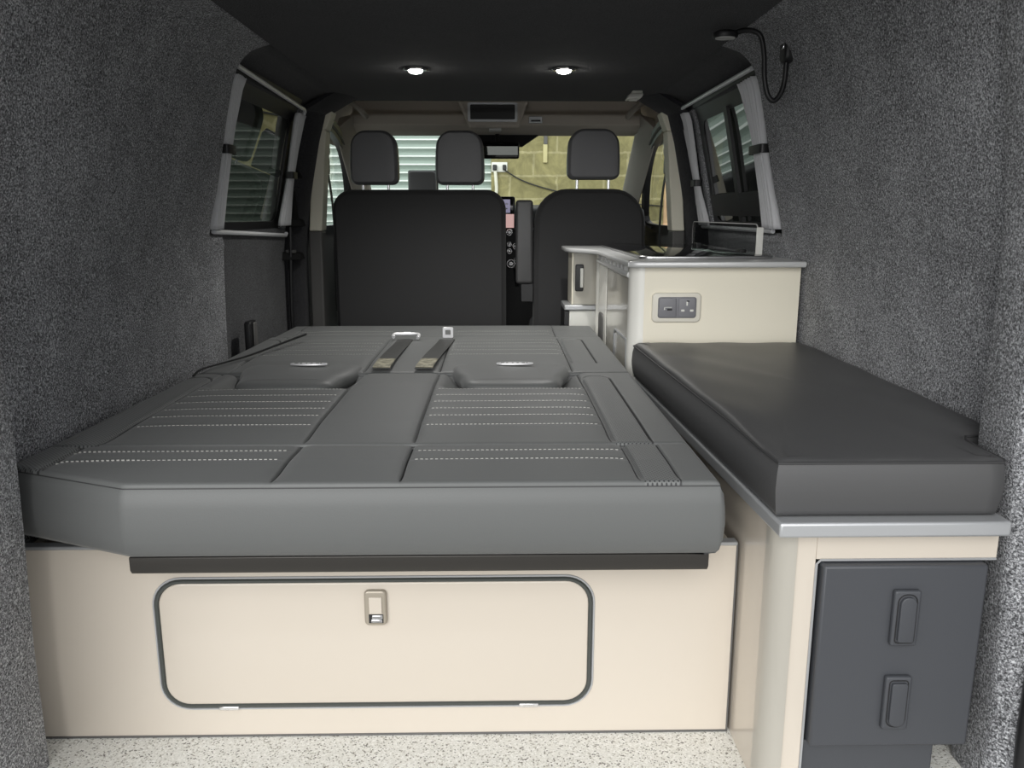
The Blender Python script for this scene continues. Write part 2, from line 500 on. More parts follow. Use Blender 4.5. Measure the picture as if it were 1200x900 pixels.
# ------------------------------------------------------------------ side windows
def side_window(name, s, mull):
    y0, y1, z0, z1 = WIN
    root = bpy.data.objects.new(name, None); link(root); struct(root)
    root.location = (s * .9, (y0 + y1) / 2, z0)
    off = .010
    out = rrect(y0 - .03, y1 + .03, z0 - .03, z1 + .03, .05, 6)
    inn = rrect(y0 + .03, y1 - .04, z0 + .03, z1 - .05, .06, 6)
    P = lambda u, v, d: (s * (xwall(v) + off + d), u, v)
    bm = bmesh.new(); ring_plate(bm, out, inn, 0, .012, P); finish('frame', bm, M['black'], root, angle=30)
    # pane as a grid following the lean
    bm = bmesh.new()
    zz = [z0 + .02 + (z1 - z0 - .04) * k / 6 for k in range(7)]; yy = (y0 + .02, y1 - .02)
    g = [[bm.verts.new(P(y, z, .004)) for y in yy] for z in zz]
    for a, b in zip(g, g[1:]): bm.faces.new((a[0], a[1], b[1], b[0]))
    finish('pane', bm, M['tint'], root)
    if mull:
        bm = bmesh.new()
        for ya in (2.90,):
            hexa(bm, [P(ya, z0 + .03, -.012), P(ya, z0 + .03, .0), P(ya + .04, z0 + .03, -.012), P(ya + .04, z0 + .03, .0),
                      P(ya, z1 - .04, -.012), P(ya, z1 - .04, .0), P(ya + .04, z1 - .04, -.012), P(ya + .04, z1 - .04, .0)])
        hexa(bm, [P(y0 + .05, z0 + .05, -.012), P(y0 + .05, z0 + .05, .0), P(y1 - .04, z0 + .05, -.012), P(y1 - .04, z0 + .05, .0),
                  P(y0 + .05, z0 + .13, -.012), P(y0 + .05, z0 + .13, .0), P(y1 - .04, z0 + .13, -.012), P(y1 - .04, z0 + .13, .0)])
        finish('sliding_frame', bm, M['black'], root, smooth=False)
        obox('catch', (s * .895 - .012, s * .895 + .012, 3.13, 3.18, 1.0, 1.03), M['greytrim'], root)
side_window('window_1', -1, False); side_window('window_2', 1, True)

# ------------------------------------------------------------------ curtains and rails
def curtain(s, yt, yb, wt, wtie, wb, ztie, label, flip=1, seed=0):
    z0, z1 = .912, (1.334 if s < 0 and yt > 3 else 1.352)
    root = thing('curtain', label, 'curtain', (s * (xwall(.9) - .02), yb, z0), 'curtains of the side windows')
    rnd = random.Random(seed)
    nf = 6; ph = rnd.random() * 6
    NZ, NS = 28, 60
    bm = bmesh.new(); g = []
    for j in range(NZ + 1):
        z = z0 + (z1 - z0) * j / NZ
        t = (z - z0) / (z1 - z0); tt = (ztie - z0) / (z1 - z0)
        if t > tt: k = sstep(0, 1, (t - tt) / (1 - tt)); w = wtie + (wt - wtie) * k; c = (yb * (1 - tt) + yt * tt) * (1 - k) + yt * k
        else: k = sstep(0, 1, (tt - t) / tt); w = wtie + (wb - wtie) * k; c = (yb * (1 - tt) + yt * tt) * (1 - k) + yb * k
        amp = .013 + .005 * abs(t - tt)
        row = []
        for i in range(NS + 1):
            u = i / NS
            f = math.sin(u * nf * 2 * PI + ph + .5 * math.sin(z * 7)) * .75 + .35 * math.sin(u * nf * 4.3 * PI + ph * 2)
            row.append(bm.verts.new((s * (xwall(z) - .020 + .9 * amp * f * .8), c + w * (u - .5), z)))
        g.append(row)
    for a, b in zip(g, g[1:]):
        for i in range(NS): bm.faces.new((a[i], a[i + 1], b[i + 1], b[i]))
    o = finish('fabric', bm, M['curtain'], root, angle=180)
    so = o.modifiers.new('thick', 'SOLIDIFY'); so.thickness = .0022; so.offset = 0
    tt = (ztie - z0) / (z1 - z0); cy = yb * (1 - tt) + yt * tt; h = .013; w = wtie / 2 + .006
    bm = bmesh.new()
    x = xwall(ztie)
    outr = rrect(cy - w, cy + w, x - .038, x - .004, .009, 4); innr = rrect(cy - w + .003, cy + w - .003, x - .035, x - .007, .007, 4)
    ring_plate(bm, outr, innr, ztie - h, ztie + h, lambda u, v, d: (s * v, u, d))
    finish('tie_band', bm, M['black'], root, angle=40)
    return root
curtain(-1, 2.515, 2.515, .095, .065, .08, 1.145, 'grey curtain on the left wall window, bunched at its end nearest the viewer', seed=1)
curtain(-1, 3.30, 3.31, .10, .06, .13, 1.105, 'grey curtain on the left wall window, bunched at its end nearest the cab', seed=2)
curtain(1, 2.565, 2.55, .17, .11, .14, 1.15, 'wide grey curtain right of the kitchen window, above the splash glass corner', seed=3)
curtain(1, 3.42, 3.40, .12, .06, .15, 1.08, 'narrow grey curtain on the kitchen window, at its end nearest the cab', seed=4)

def rail(s, z, ya, yb, label, zb=None):
    bm = bmesh.new(); zb = z if zb is None else zb
    X = lambda zz: s * (xwall(zz) - .014)
    tube(bm, [(X(z), ya, z), (X((z + zb) / 2), (ya + yb) / 2, (z + zb) / 2), (X(zb), yb, zb), (X(zb) , yb + .012, zb - .008), (X(zb - .03), yb + .016, zb - .03)] if zb > 1.2 else
         [(X(z), ya, z), (X(zb), yb, zb), (X(zb), yb + .012, zb + .008)], .0075, 8)
    return tag(finish('curtain_rail', bm, M['rail']), label, 'curtain rail', 'curtain rails')
rail(-1, 1.375, 2.48, 3.34, 'silver curtain rail along the top of the left wall window', 1.358)
rail(-1, .905, 2.50, 3.36, 'silver curtain rail along the bottom of the left wall window', .872)
rail(1, 1.375, 2.50, 3.44, 'silver curtain rail along the top of the right wall window')
rail(1, .905, 2.55, 3.44, 'silver curtain rail low behind the splash glass by the kitchen window')
# rail end studs
# ------------------------------------------------------------------ bed base
ZT, ZB = .534, .405
base = thing('bed_base', 'cream storage box front under the bed with a rounded locker door', 'bed base', (-.2, 1.36, 0))
X0, X1, YB = -.852, .430, 1.36
outer = rrect(-.612, .158, .074, .306, .045, 8)     # opening a little inside the seal
dout = rrect(-.620, .170, .062, .317, .05, 8)
# front panel with an opening
bm = bmesh.new()
R = [(X0, 0.004), (X1, 0.004), (X1, .375), (X0, .375)]
n8 = len(dout)
# outer rectangle sampled to the same angular count as the opening
def rect_match(inner, x0, x1, z0, z1):
    cx = sum(p[0] for p in inner) / len(inner); cz = sum(p[1] for p in inner) / len(inner)
    n = len(inner) // 4; out = []
    corners = [(x0, z0), (x1, z0), (x1, z1), (x0, z1)]
    for q in range(4):
        for k in range(n):
            f = k / (n - 1)
            c = corners[q]
            if q == 0: a, b = (x0, inner[0][1]), (inner[n - 1][0], z0)
            if q == 1: a, b = (inner[n][0], z0), (x1, inner[2 * n - 1][1])
            if q == 2: a, b = (x1, inner[2 * n][1]), (inner[3 * n - 1][0], z1)
            if q == 3: a, b = (inner[3 * n][0], z1), (x0, inner[4 * n - 1][1])
            if f <= .5: out.append((a[0] + (c[0] - a[0]) * f * 2, a[1] + (c[1] - a[1]) * f * 2))
            else: out.append((c[0] + (b[0] - c[0]) * (f - .5) * 2, c[1] + (b[1] - c[1]) * (f - .5) * 2))
    return out
ro = rect_match(dout, X0, X1, .004, .375)
ring_plate(bm, ro, dout, YB, YB + .016, XZ)
finish('front_panel', bm, M['cream'], base, angle=30)
obox('top_edge', (X0, X1, YB - .002, YB + .02, .375, .382), M['silver'], base, bevel=.002)
obox('bottom_edge', (X0, X1, YB - .002, YB + .014, 0, .004), M['greytrim'], base, bevel=.001)
obox('corner_edge', (X1 - .0022, X1 + .001, YB - .002, YB + .01, 0, .378), M['greytrim'], base, bevel=.001)
bm = bmesh.new(); box(bm, X0, X0 + .015, YB + .02, 2.1, 0, .37); box(bm, X1 - .02, X1 - .005, YB + .02, 2.1, 0, .37); box(bm, X0, X1 - .005, 2.1, 2.115, 0, .37)
finish('carcass', bm, M['cream'], base, smooth=False)
door = plate('locker_door', inset2d(dout, .007), YB - .003, YB + .014, M['cream'], base, r=.003)
bm = bmesh.new()
path = inset2d(dout, .0035); tube(bm, [(u, YB - .001, v) for u, v in path], .0042, 6, closed=True)
finish('door_seal', bm, M['seal'], base)
# pale outer lip of the seal
bm = bmesh.new(); tube(bm, [(u, YB - .0005, v) for u, v in inset2d(dout, -.003)], .0022, 6, closed=True)
finish('seal_lip', bm, M['silver'], base)
for hx in (-.50, .055):
    bm = bmesh.new(); box(bm, hx - .018, hx + .018, YB - .007, YB - .001, .059, .066)
    finish('hinge', bm, M['chrome'], base, bevel=.001)
# latch
lt = plate('latch', rrect(-.2425, -.2025, .230, .298, .008, 5), YB - .012, YB - .002, mat('latch_surround', (.36, .32, .26), .35, metal=.3), door, r=.004)
obox('push_tab', (-.2335, -.2105, YB - .0145, YB - .0105, .254, .286), M['cream'], lt, bevel=.001)
bm = bmesh.new(); box(bm, -.2305, -.2105, YB - .0150, YB - .0105, .2375, .243); box(bm, -.2285, -.2095, YB - .0155, YB - .011, .2445, .2515)
finish('catch_plate', bm, M['chrome'], lt, bevel=.0008)
bm = bmesh.new(); box(bm, -.2345, -.2085, YB - .0126, YB - .0118, .2355, .2525); finish('catch_recess', bm, M['black'], lt, smooth=False)

# ------------------------------------------------------------------ bed (mattress sections)
bed = thing('sofa_bed', 'dark grey stitched vinyl bed laid flat across the left of the van', 'bed', (-.25, 1.25, ZB - .035))
XL = lambda y: -.860 + (y - 1.3) * .034
XR = .362
CS0, CS1 = -.368, -.160         # seams of the plain centre panel
def edge_samples(n, L):
    """parameters 0..1 dense near both ends"""
    d = [0, .0012, .003, .006, .010, .015, .021, .029, .040]
    inner = np.linspace(.05, L - .05, max(2, n))
    return np.concatenate([d, inner, [L - x for x in d[::-1]]]) / L

def gauss(d, w): return np.exp(-(d / w) ** 2)

def section(name, yf, yb, zt, zb, rad, rows, features, mats, skirt=True, xl=None, xr=None, front_cham=False, drop_b=0, parent=bed, dimple=.0016, fr=None):
    """cushion with a height field on top; rows: [(x0, x1, y)] stitched channels"""
    L = yb - yf
    vs = edge_samples(int(L / .007), L) * L + yf
    W = 1.22
    XRR = XR if xr is None else xr
    xl_y = (lambda y: -.860 + (y - 1.3) * .034) if xl is None else xl
    xl0 = xl_y(yf); xs = -.715
    xc = xl0 + edge_samples(int((XRR - xl0) / .007), XRR - xl0) * (XRR - xl0)
    fine = [d * k for d in (.0014, .0028, .0045, .007, .010) for k in (-1, 1)] + [0]
    add = []
    for f in features:
        if f[0] == 'vseam': add += [f[1] + d for d in fine]
        if f[0] == 'insert': add += [f[1] + d for d in fine] + [f[2] + d for d in fine]
    xc = np.unique(np.round(np.concatenate([xc, [q for q in add if xl0 + .005 < q < XRR - .005]]), 5))
    xc = xc[np.concatenate([[True], np.diff(xc) > .0006])]
    addy = []
    for r_ in rows: addy += [r_[2] + d for d in (-.008, -.004, 0, .004, .008)]
    for f in features:
        if f[0] == 'insert': addy += [f[4] + d for d in fine]
    vs = np.unique(np.round(np.concatenate([vs, [q for q in addy if yf + .005 < q < yb - .005]]), 5))
    vs = vs[np.concatenate([[True], np.diff(vs) > .0006])]
    XC, V = np.meshgrid(xc, (vs - yf) / L)
    U = (XC - xl0) / (XRR - xl0)
    xly = xl_y(yf + V * L)
    X_f = np.where(XC > xs, XC, xly + (XC - xl0) / (xs - xl0) * (xs - xly))
    W = XRR - xl0
    Yf = np.full_like(U, yf)
    if front_cham: Yf = yf + np.maximum(0, (-.605 - X_f)) * .43
    Y = Yf + V * (yb - Yf)
    X = X_f
    # distance to outline
    dl = (U) * W; dr = (1 - U) * W; df = V * (yb - Yf); db = (1 - V) * (yb - Yf)
    def rnd(d, r): 
        q = np.clip(d / r, 0, 1); return r * (1 - np.sqrt(np.clip(1 - (1 - q) ** 2, 0, 1)))
    rf, rb = rad if isinstance(rad, tuple) else (rad, rad)
    H = -np.maximum.reduce([rnd(dl, .030), rnd(dr, .012), rnd(df, rf), rnd(db, rb)])
    # gentle crown
    H += .006 * np.clip(np.minimum(df, db) / .15, 0, 1) * np.clip(np.minimum(dl, dr) / .2, 0, 1)
    for (x0, x1, y) in rows:
        m_ = 1 / (1 + np.exp(-(X - x0) / .004)) * 1 / (1 + np.exp((X - x1) / .004))
        H -= dimple * gauss(Y - y, .007) * m_
    MI = np.zeros(U.shape, int)
    for f in features:
        if f[0] == 'vseam':
            _, x, ya, ybb, dep = f
            m_ = (Y >= ya) & (Y <= ybb)
            H -= dep * gauss(X - x, .0026) * m_ * np.clip(df / .03 - .1, 0, 1) + .003 * gauss(X - x, .012) * m_ * np.clip(df / .05, 0, 1)
        if f[0] == 'panel':      # plain centre panel
            _, x0, x1 = f; MI[(X > x0) & (X < x1)] = 2
        if f[0] == 'insert':
            _, x0, x1, ya, ybb, r = f
            # signed distance to rounded box (open at the front)
            cx, cy = (x0 + x1) / 2, (ya + ybb) / 2; hx, hy = (x1 - x0) / 2, (ybb - ya) / 2
            qx = np.abs(X - cx) - hx + r; qy = np.where(Y < cy, -1, np.abs(Y - cy) - hy + r)
            sd = np.hypot(np.maximum(qx, 0), np.maximum(qy, 0)) + np.minimum(np.maximum(qx, qy), 0) - r
            lim = (Y > ya - .002)
            H -= .0055 * gauss(sd, .0026) * lim * np.clip(df / .03 - .1, 0, 1)
            MI[(sd < -.0014) & lim] = 1
            MI[(np.abs(sd) <= .0014) & lim & (X > cx)] = 4
        if f[0] == 'hollow':
            _, x0, x1, ya, ybb, dep = f
            m_ = 1 / (1 + np.exp(-(X - x0) / .008)) * 1 / (1 + np.exp((X - x1) / .008)) / (1 + np.exp(-(Y - ya) / .008))
            H -= dep * m_
    for f in features:          # dark piping line down in each seam
        if f[0] == 'vseam': MI[(X >= f[1] - .0016) & (X < f[1] + .0012) & (df > .004)] = 4
    Z = zt + H
    bm = bmesh.new(); ny, nx = U.shape
    vv = [[bm.verts.new((float(X[i, j]), float(Y[i, j]), float(Z[i, j]))) for j in range(nx)] for i in range(ny)]
    for i in range(ny - 1):
        for j in range(nx - 1):
            f = bm.faces.new((vv[i][j], vv[i][j + 1], vv[i + 1][j + 1], vv[i + 1][j]))
            f.material_index = int(MI[i, j])
    # skirt
    loop = [vv[0][j] for j in range(nx)] + [vv[i][nx - 1] for i in range(1, ny)] + [vv[ny - 1][j] for j in range(nx - 2, -1, -1)] + [vv[i][0] for i in range(ny - 2, 0, -1)]
    P2 = [(v.co.x, v.co.y) for v in loop]
    # smooth normals of the outline
    cxm = sum(p[0] for p in P2) / len(P2)
    nrm = []
    NN = len(P2)
    for k in range(NN):
        a, b = Vector(P2[(k - 3) % NN]), Vector(P2[(k + 3) % NN]); e = b - a
        nrm.append(Vector((e.y, -e.x)).normalized())
    levels = [(.0, 0), (-.0005, -.0022), (.005, -.010), (.008, -.03), (.010, -.06), (.008, -.085), (.003, -.105), (-.004, -.113), (-.02, -.116)]
    htot = (zt - zb)
    prev = loop
    for off, dz in levels[1:]:
        cur = []
        for k, v in enumerate(loop):
            t = dz / -.116
            z0 = v.co.z
            cur.append(bm.verts.new((P2[k][0] + nrm[k].x * off, P2[k][1] + nrm[k].y * off, z0 + (zb - z0) * t)))
        for k in range(NN):
            bm.faces.new((prev[k], prev[(k + 1) % NN], cur[(k + 1) % NN], cur[k])).material_index = 4 if dz == -.0022 else 0
        prev = cur
    bm.faces.new(prev)
    for (x0, x1, y) in rows:
        i = int(np.argmin(np.abs(Y[:, nx // 2] - y)))
        rowx = X[i]; rowz = Z[i]
        x = x0 + .004
        while x < x1 - .006:
            zc = float(np.interp(x + .0025, rowx, rowz))
            yy = y + .0015 * math.sin(x * 11)
            box(bm, x, x + .0050, yy - .0005, yy + .0005, zc - .001, zc + .0013, 3)
            x += .0088
    o = finish(name, bm, mats, parent, angle=65)
    return o

VM = [M['vinyl'], M['perf'], M['vinyl_panel'], M['thread'], M['piping']]
LX0, RX1 = -.735, .212
def rows_for(ys, left=True, right=True, lx=LX0, rx=RX1):
    out = []
    for y in ys:
        out.append((lx, CS0 - .01, y)); out.append((CS1 + .01, rx, y))
    return out
VS = lambda a, b, d=.007: [('vseam', CS0, a, b, d), ('vseam', CS1, a, b, d)]
section('front_cushion', 1.250, 1.470, ZT + .001, ZB, (.008, .006),
        rows_for((1.43, 1.368), lx=-.775, rx=.228),
        VS(1.2, 1.5) + [('vseam', .231, 1.2, 1.5, .006), ('vseam', -.772, 1.2, 1.5, .006), ('panel', CS0, CS1), ('insert', .236, .297, 1.245, 1.6, .01), ('insert', -.838, -.778, 1.28, 1.6, .01)],
        VM, front_cham=True)
section('middle_cushion', 1.474, 2.170, ZT + .001, ZB + .01, (.006, .010),
        rows_for((1.603, 1.678, 1.742, 1.808, 1.875, 1.945)),
        VS(1.4, 2.3) + [('vseam', .216, 1.4, 2.3, .006), ('vseam', -.745, 1.4, 2.3, .006), ('panel', CS0, CS1), ('insert', .221, .292, 1.40, 2.115, .035), ('insert', -.820, -.750, 1.40, 2.115, .035),
                        ('hollow', -.702, -.378, 1.972, 2.3, .036), ('hollow', -.127, .197, 1.972, 2.3, .036)],
        VM)
section('rear_cushion', 2.174, 2.830, ZT + .001, ZB + .03, (.010, .010),
        rows_for((2.44, 2.518, 2.584, 2.653, 2.735)),
        VS(2.1, 2.9) + [('vseam', .205, 2.1, 2.9, .006), ('vseam', -.735, 2.1, 2.9, .006), ('panel', CS0, CS1), ('insert', .212, .285, 2.30, 2.76, .03), ('insert', -.81, -.74, 2.30, 2.76, .03)],
        VM)
section('end_cushion', 2.834, 3.160, ZT - .002, ZB + .05, (.012, .04),
        rows_for((2.90, 2.955), lx=-.72, rx=.19),
        [('vseam', .205, 2.8, 3.0, .006), ('vseam', -.73, 2.8, 3.0, .006)], VM)
# headrest flaps reaching over the middle cushion
def headrest_flap(cx, lab):
    hw = .148
    out = []
    pts = [(cx - .125, 1.985), (cx + .125, 1.985)]
    # outline: rounded front corners, waist flaring to the rear cushion
    half = [(.155, 2.37), (.163, 2.26), (.160, 2.19), (.150, 2.14), (.134, 2.09), (.127, 2.04), (.119, 2.008), (.101, 1.992), (.07, 1.985)]
    prof = [(-x, y) for x, y in half] + [(0, 1.983)] + half[::-1]
    sp = smooth_path([(a + cx, b, 0) for a, b in prof], 4)
    outline = [(p.x, p.y) for p in sp]
    # CCW check
    area = sum(outline[i - 1][0] * outline[i][1] - outline[i][0] * outline[i - 1][1] for i in range(len(outline)))
    if area < 0: outline = outline[::-1]
    bm = bmesh.new()
    L = [(0.006, ZT - .03), (.0, ZT - .016), (-.002, ZT - .006), (.0015, ZT + .001), (.006, ZT + .0055), (.013, ZT + .0085), (.024, ZT + .0108), (.040, ZT + .0118)]
    def pl(u, v, d):
        k = sstep(2.20, 2.36, v)      # sinks into the rear cushion
        return (u, v, d - (.014 * k if d > ZT - .02 else 0))
    rings = loft(bm, outline, L, pl)
    o = finish('headrest', bm, M['vinyl_panel'], bed, angle=70)
    bm = bmesh.new(); a = []
    ex, ey = .052, .0085; ez = ZT + .0245
    yc = 2.235
    kz = ZT + .0118 - .014 * sstep(2.20, 2.36, 2.235) + .002
    for r_, dz in ((1, 0), (1, .003), (.96, .0042)):
        a.append([bm.verts.new((cx + .012 + ex * r_ * math.cos(t * 2 * PI / 28), yc + ey * 1.6 * r_ * math.sin(t * 2 * PI / 28), kz + dz)) for t in range(28)])
    for p, q in zip(a, a[1:]):
        for k in range(28): bm.faces.new((p[k], p[(k + 1) % 28], q[(k + 1) % 28], q[k]))
    bm.faces.new(a[0][::-1]); bm.faces.new(a[-1])
    e = finish('emblem', bm, M['brightmetal'], o, angle=30); 
    bm = bmesh.new()
    for dx, w in ((-.034, .010), (-.022, .006), (-.006, .004), (.008, .006), (.024, .009), (.034, .004)):
        box(bm, cx + .012 + dx - w / 2, cx + .012 + dx + w / 2, yc - .004, yc + .003, kz + .0035, kz + .0047)
    finish('emblem_marks', bm, M['seal'], e, smooth=False)
headrest_flap(-.54, 'left'); headrest_flap(.035, 'right')
# bar under the front cushion
bm = bmesh.new(); extrude_poly(bm, [(1.262, .403), (1.262, .380), (1.267, .372), (1.30, .372), (1.30, .403)], -.612, .352, YZ)
finish('front_bar', bm, M['bronze'], bed, bevel=.002)
bm = bmesh.new(); box(bm, -.60, .33, 1.42, 2.1, .383, .406)
finish('support_frame', bm, M['black'], bed, smooth=False)
bm = bmesh.new()
for lx in (-.6, .25): box(bm, lx, lx + .04, 2.95, 3.0, 0, .46)
finish('rear_legs', bm, M['black'], bed, bevel=.003) if False else bm.free()
for lx in (-.6, .25): obox('leg', (lx, lx + .04, 2.95, 3.0, 0, .462), M['black'], bed)

# lap belts lying on the bed
def lap_belt(xa, xb, label, kind):
    root = thing('lap_belt', label, 'seat belt', (xa, 2.20, ZT + .004), 'lap belts on the bed')
    def strip(y0, y1, dz, m, nm, w=.0255):
        bm = bmesh.new(); N = 14; top = []; bot = []
        for k in range(N + 1):
            y = y0 + (y1 - y0) * k / N; f = (y - 2.19) / .5; x = xa + (xb - xa) * f
            z = ZT + .0115 + dz + .003 * math.sin(f * 5) * (f > 0)
            if y < 2.2: z -= (2.2 - y) * .2
            top.append((bm.verts.new((x - w, y, z + .0015)), bm.verts.new((x + w, y, z + .0015))))
            bot.append((bm.verts.new((x - w, y, z - .0005)), bm.verts.new((x + w, y, z - .0005))))
        for (a, b), (c, d), (e, f_), (g, h) in zip(top, top[1:], bot, bot[1:]):
            bm.faces.new((a, b, d, c)); bm.faces.new((e, g, h, f_)); bm.faces.new((a, c, g, e)); bm.faces.new((b, f_, h, d))
        bm.faces.new((top[0][0], top[0][1], bot[0][1], bot[0][0])); bm.faces.new((top[-1][0], top[-1][1], bot[-1][1], bot[-1][0]))
        return finish(nm, bm, m, root)
    strip(2.185, 2.71, 0, M['web'], 'webbing')
    strip(2.192, 2.30, .0022, M['label'], 'label_patch', .024)
    f = (2.73 - 2.19) / .5; x = xa + (xb - xa) * f; z = ZT + .012
    bm = bmesh.new()
    if kind == 0:      # wide adjuster bar
        tube(bm, smooth_path([(x - .040, 2.705, z + .006), (x - .042, 2.725, z + .01), (x - .03, 2.735, z + .012), (x + .03, 2.735, z + .012), (x + .044, 2.725, z + .01), (x + .042, 2.70, z + .004)], 4), .006, 8)
        box(bm, x - .012, x + .012, 2.738, 2.765, z + .006, z + .016)
    else:              # tongue plate with a square hole
        ring_plate(bm, rrect(x - .018, x + .018, z, z + .036, .004, 3), rrect(x - .009, x + .009, z + .011, z + .027, .002, 3), 2.725, 2.731, XZ)
    finish('buckle', bm, M['brightmetal'], root, bevel=.001)
lap_belt(-.320, -.312, 'black lap belt with wide silver adjuster bar on the bed centre panel', 0)
lap_belt(-.203, -.172, 'black lap belt with square silver tongue on the bed centre panel', 1)
# loose strap on the left and buckle by the wall
bm = bmesh.new()
pth = smooth_path([(-.800, 2.10, ZT + .008), (-.80, 2.16, ZT + .014), (-.775, 2.26, ZT + .013), (-.735, 2.38, ZT + .014), (-.69, 2.52, ZT + .022), (-.645, 2.66, ZT + .030), (-.64, 2.69, ZT + .030)], 5)
w = .0028
rings = []
for i, p in enumerate(pth):
    h = .001 + .003 * i / len(pth)
    rings.append([bm.verts.new(p + Vector(q)) for q in ((-w, 0, -.002), (w, 0, -.002), (w, 0, h), (-w, 0, h))])
for a, b in zip(rings, rings[1:]):
    for k in range(4): bm.faces.new((a[k], a[(k + 1) % 4], b[(k + 1) % 4], b[k]))
bm.faces.new(rings[0]); bm.faces.new(rings[-1][::-1])
tag(finish('strap', bm, M['black']), 'thin black strap lying slantwise on the left side of the bed', 'strap')
bk = thing('belt_buckle', 'black upright belt buckle between the bed and left wall', 'buckle', (-.835, 2.74, .40))
plate('housing', rrect(2.70, 2.775, .44, .605, .012, 4), -.848, -.826, M['black'], bk, YZ, r=.005)
obox('release_tab', (-.826, -.818, 2.722, 2.755, .50, .60), M['greytrim'], bk, bevel=.004)

# ------------------------------------------------------------------ bench on the right
bench = thing('bench_cabinet', 'cream bench cabinet with silver top edge along the right wall', 'bench', (.63, 1.18, 0))
# side panel facing the bed
bm = bmesh.new(); hexa(bm, [(.436, 1.222, 0), (.452, 1.222, 0), (.4335, 2.275, 0), (.449, 2.275, 0), (.436, 1.222, .473), (.452, 1.222, .473), (.4335, 2.275, .473), (.449, 2.275, .473)])
finish('side_panel', bm, M['cream'], bench, smooth=False)
# rounded corner post
bm = bmesh.new(); pts = [(.4665, 1.178)]
for k in range(9):
    a = PI * 1.5 - PI / 2 * k / 8
    pts.append((.4665 + .0335 * math.cos(a) - .0, 1.2115 + .0335 * math.sin(a)))
pts += [(.433, 1.226), (.4665, 1.226)]
extrude_poly(bm, pts, 0, .474, XY); finish('corner_post', bm, M['post'], bench, angle=35)
# face frame
obox('stile', (.4665, .499, 1.182, 1.198, 0, .474), M['cream'], bench, bevel=.0015)
obox('top_rail', (.499, .786, 1.182, 1.198, .427, .474), M['cream'], bench, bevel=.0015)
bm = bmesh.new(); tube(bm, [(.500, 1.181, .01), (.500, 1.181, .420), (.506, 1.181, .4265), (.784, 1.181, .4265)], .0022, 6)
finish('edge_bead', bm, M['silver'], bench)
# top board with silver edging
bm = bmesh.new()
TOP = [(.4265, 1.150), (.783, 1.150), (.783, 1.32), (.86, 1.32), (.86, 2.27), (.385, 2.27)]
extrude_poly(bm, TOP, .476, .500, XY); finish('top_board', bm, M['silver'], bench, bevel=.004, seg=3)

# storage drawer box under the bench
sb = thing('drawer_box', 'slate grey storage box with two turn latches under the bench', 'storage box', (.63, 1.16, 0))
bm = bmesh.new(); box(bm, .506, .765, 1.165, 1.30, .106, .423); finish('front_panel', bm, M['boxgrey'], sb, bevel=.004)
obox('plinth', (.502, .726, 1.19, 1.35, 0, .102), M['boxgrey'], sb)
for k, (cz, flip) in enumerate(((.338, 1), (.190, -1))):
    b = plate('latch', rrect(.6165, .6585, cz - .047, cz + .047, .004, 3), 1.155, 1.1655, M['boxgrey'], sb, r=.0035)
    ins = [(.012, 1.1552)]
    rr = [.0115, .0115, .004, .004] if flip < 0 else [.004, .004, .0115, .0115]
    bm = bmesh.new(); tube(bm, [(u, 1.1555, v) for u, v in rrect(.6225, .6525, cz - .041, cz + .041, [q + .0015 for q in rr], 5)], .0014, 6, closed=True)
    finish('recess_edge', bm, M['black'], b)
    plate('paddle', rrect(.625, .650, cz - .038, cz + .038, rr, 5), 1.1495, 1.1565, M['boxgrey'], b, r=.0015)

# bench cushion
def bench_cushion():
    root = thing('bench_cushion', 'black vinyl cushion on the bench by the right wall', 'cushion', (.63, 1.16, .501))
    O = [(.426, 1.172), (.770, 1.172), (.776, 1.182), (.778, 1.290), (.790, 1.312), (.845, 1.322), (.853, 1.335), (.868, 2.20), (.862, 2.262), (.392, 2.268), (.385, 2.26)]
    # resample
    P = []
    for i in range(len(O)):
        a, b = Vector(O[i]), Vector(O[(i + 1) % len(O)]); n = max(1, int((b - a).length / .02))
        for k in range(n): P.append(tuple(a + (b - a) * k / n))
    bm = bmesh.new()
    L = [(.012, .501), (.003, .504), (0, .512), (-.004, .53), (-.006, .55), (-.004, .575), (0, .590), (.0012, .5945), (.004, .5985), (.010, .6015), (.020, .6035), (.040, .605)]
    def pl(u, v, d):
        sag = 0
        if d > .59: sag = -.012 * sstep(1.45, 1.2, v) * sstep(.58, .61, d) + .001 * math.sin(u * 40 + v * 23)
        return (u, v, d + sag)
    capped_loft(bm, P, L, pl)
    o = finish('pad', bm, M['vinyl_bench'], root, angle=60)
    bm = bmesh.new(); tube(bm, [(u, v, .5925 - .004 * sstep(1.45, 1.2, v)) for u, v in inset2d(P, -.0015)], .0022, 6, closed=True)
    finish('seam', bm, M['piping'], root)
bench_cushion()

# ------------------------------------------------------------------ kitchen
kit = thing('kitchen_unit', 'cream kitchen unit with double power socket on its end panel, against the right wall', 'kitchen unit', (.6, 2.3, 0))
YK = 2.295
obox('end_panel', (.415, .858, YK, YK + .018, 0, .811), M['cream2'], kit, bevel=.001)
bm = bmesh.new(); pts = [(.415, YK - .001)]
for k in range(9):
    a = PI * 1.5 - PI / 2 * k / 8
    pts.append((.415 + .038 * math.cos(a), YK + .037 + .038 * math.sin(a)))
pts += [(.377, YK + .05), (.415, YK + .05)]
extrude_poly(bm, pts, 0, .811, XY); finish('corner_post', bm, M['post_white'], kit, angle=35)
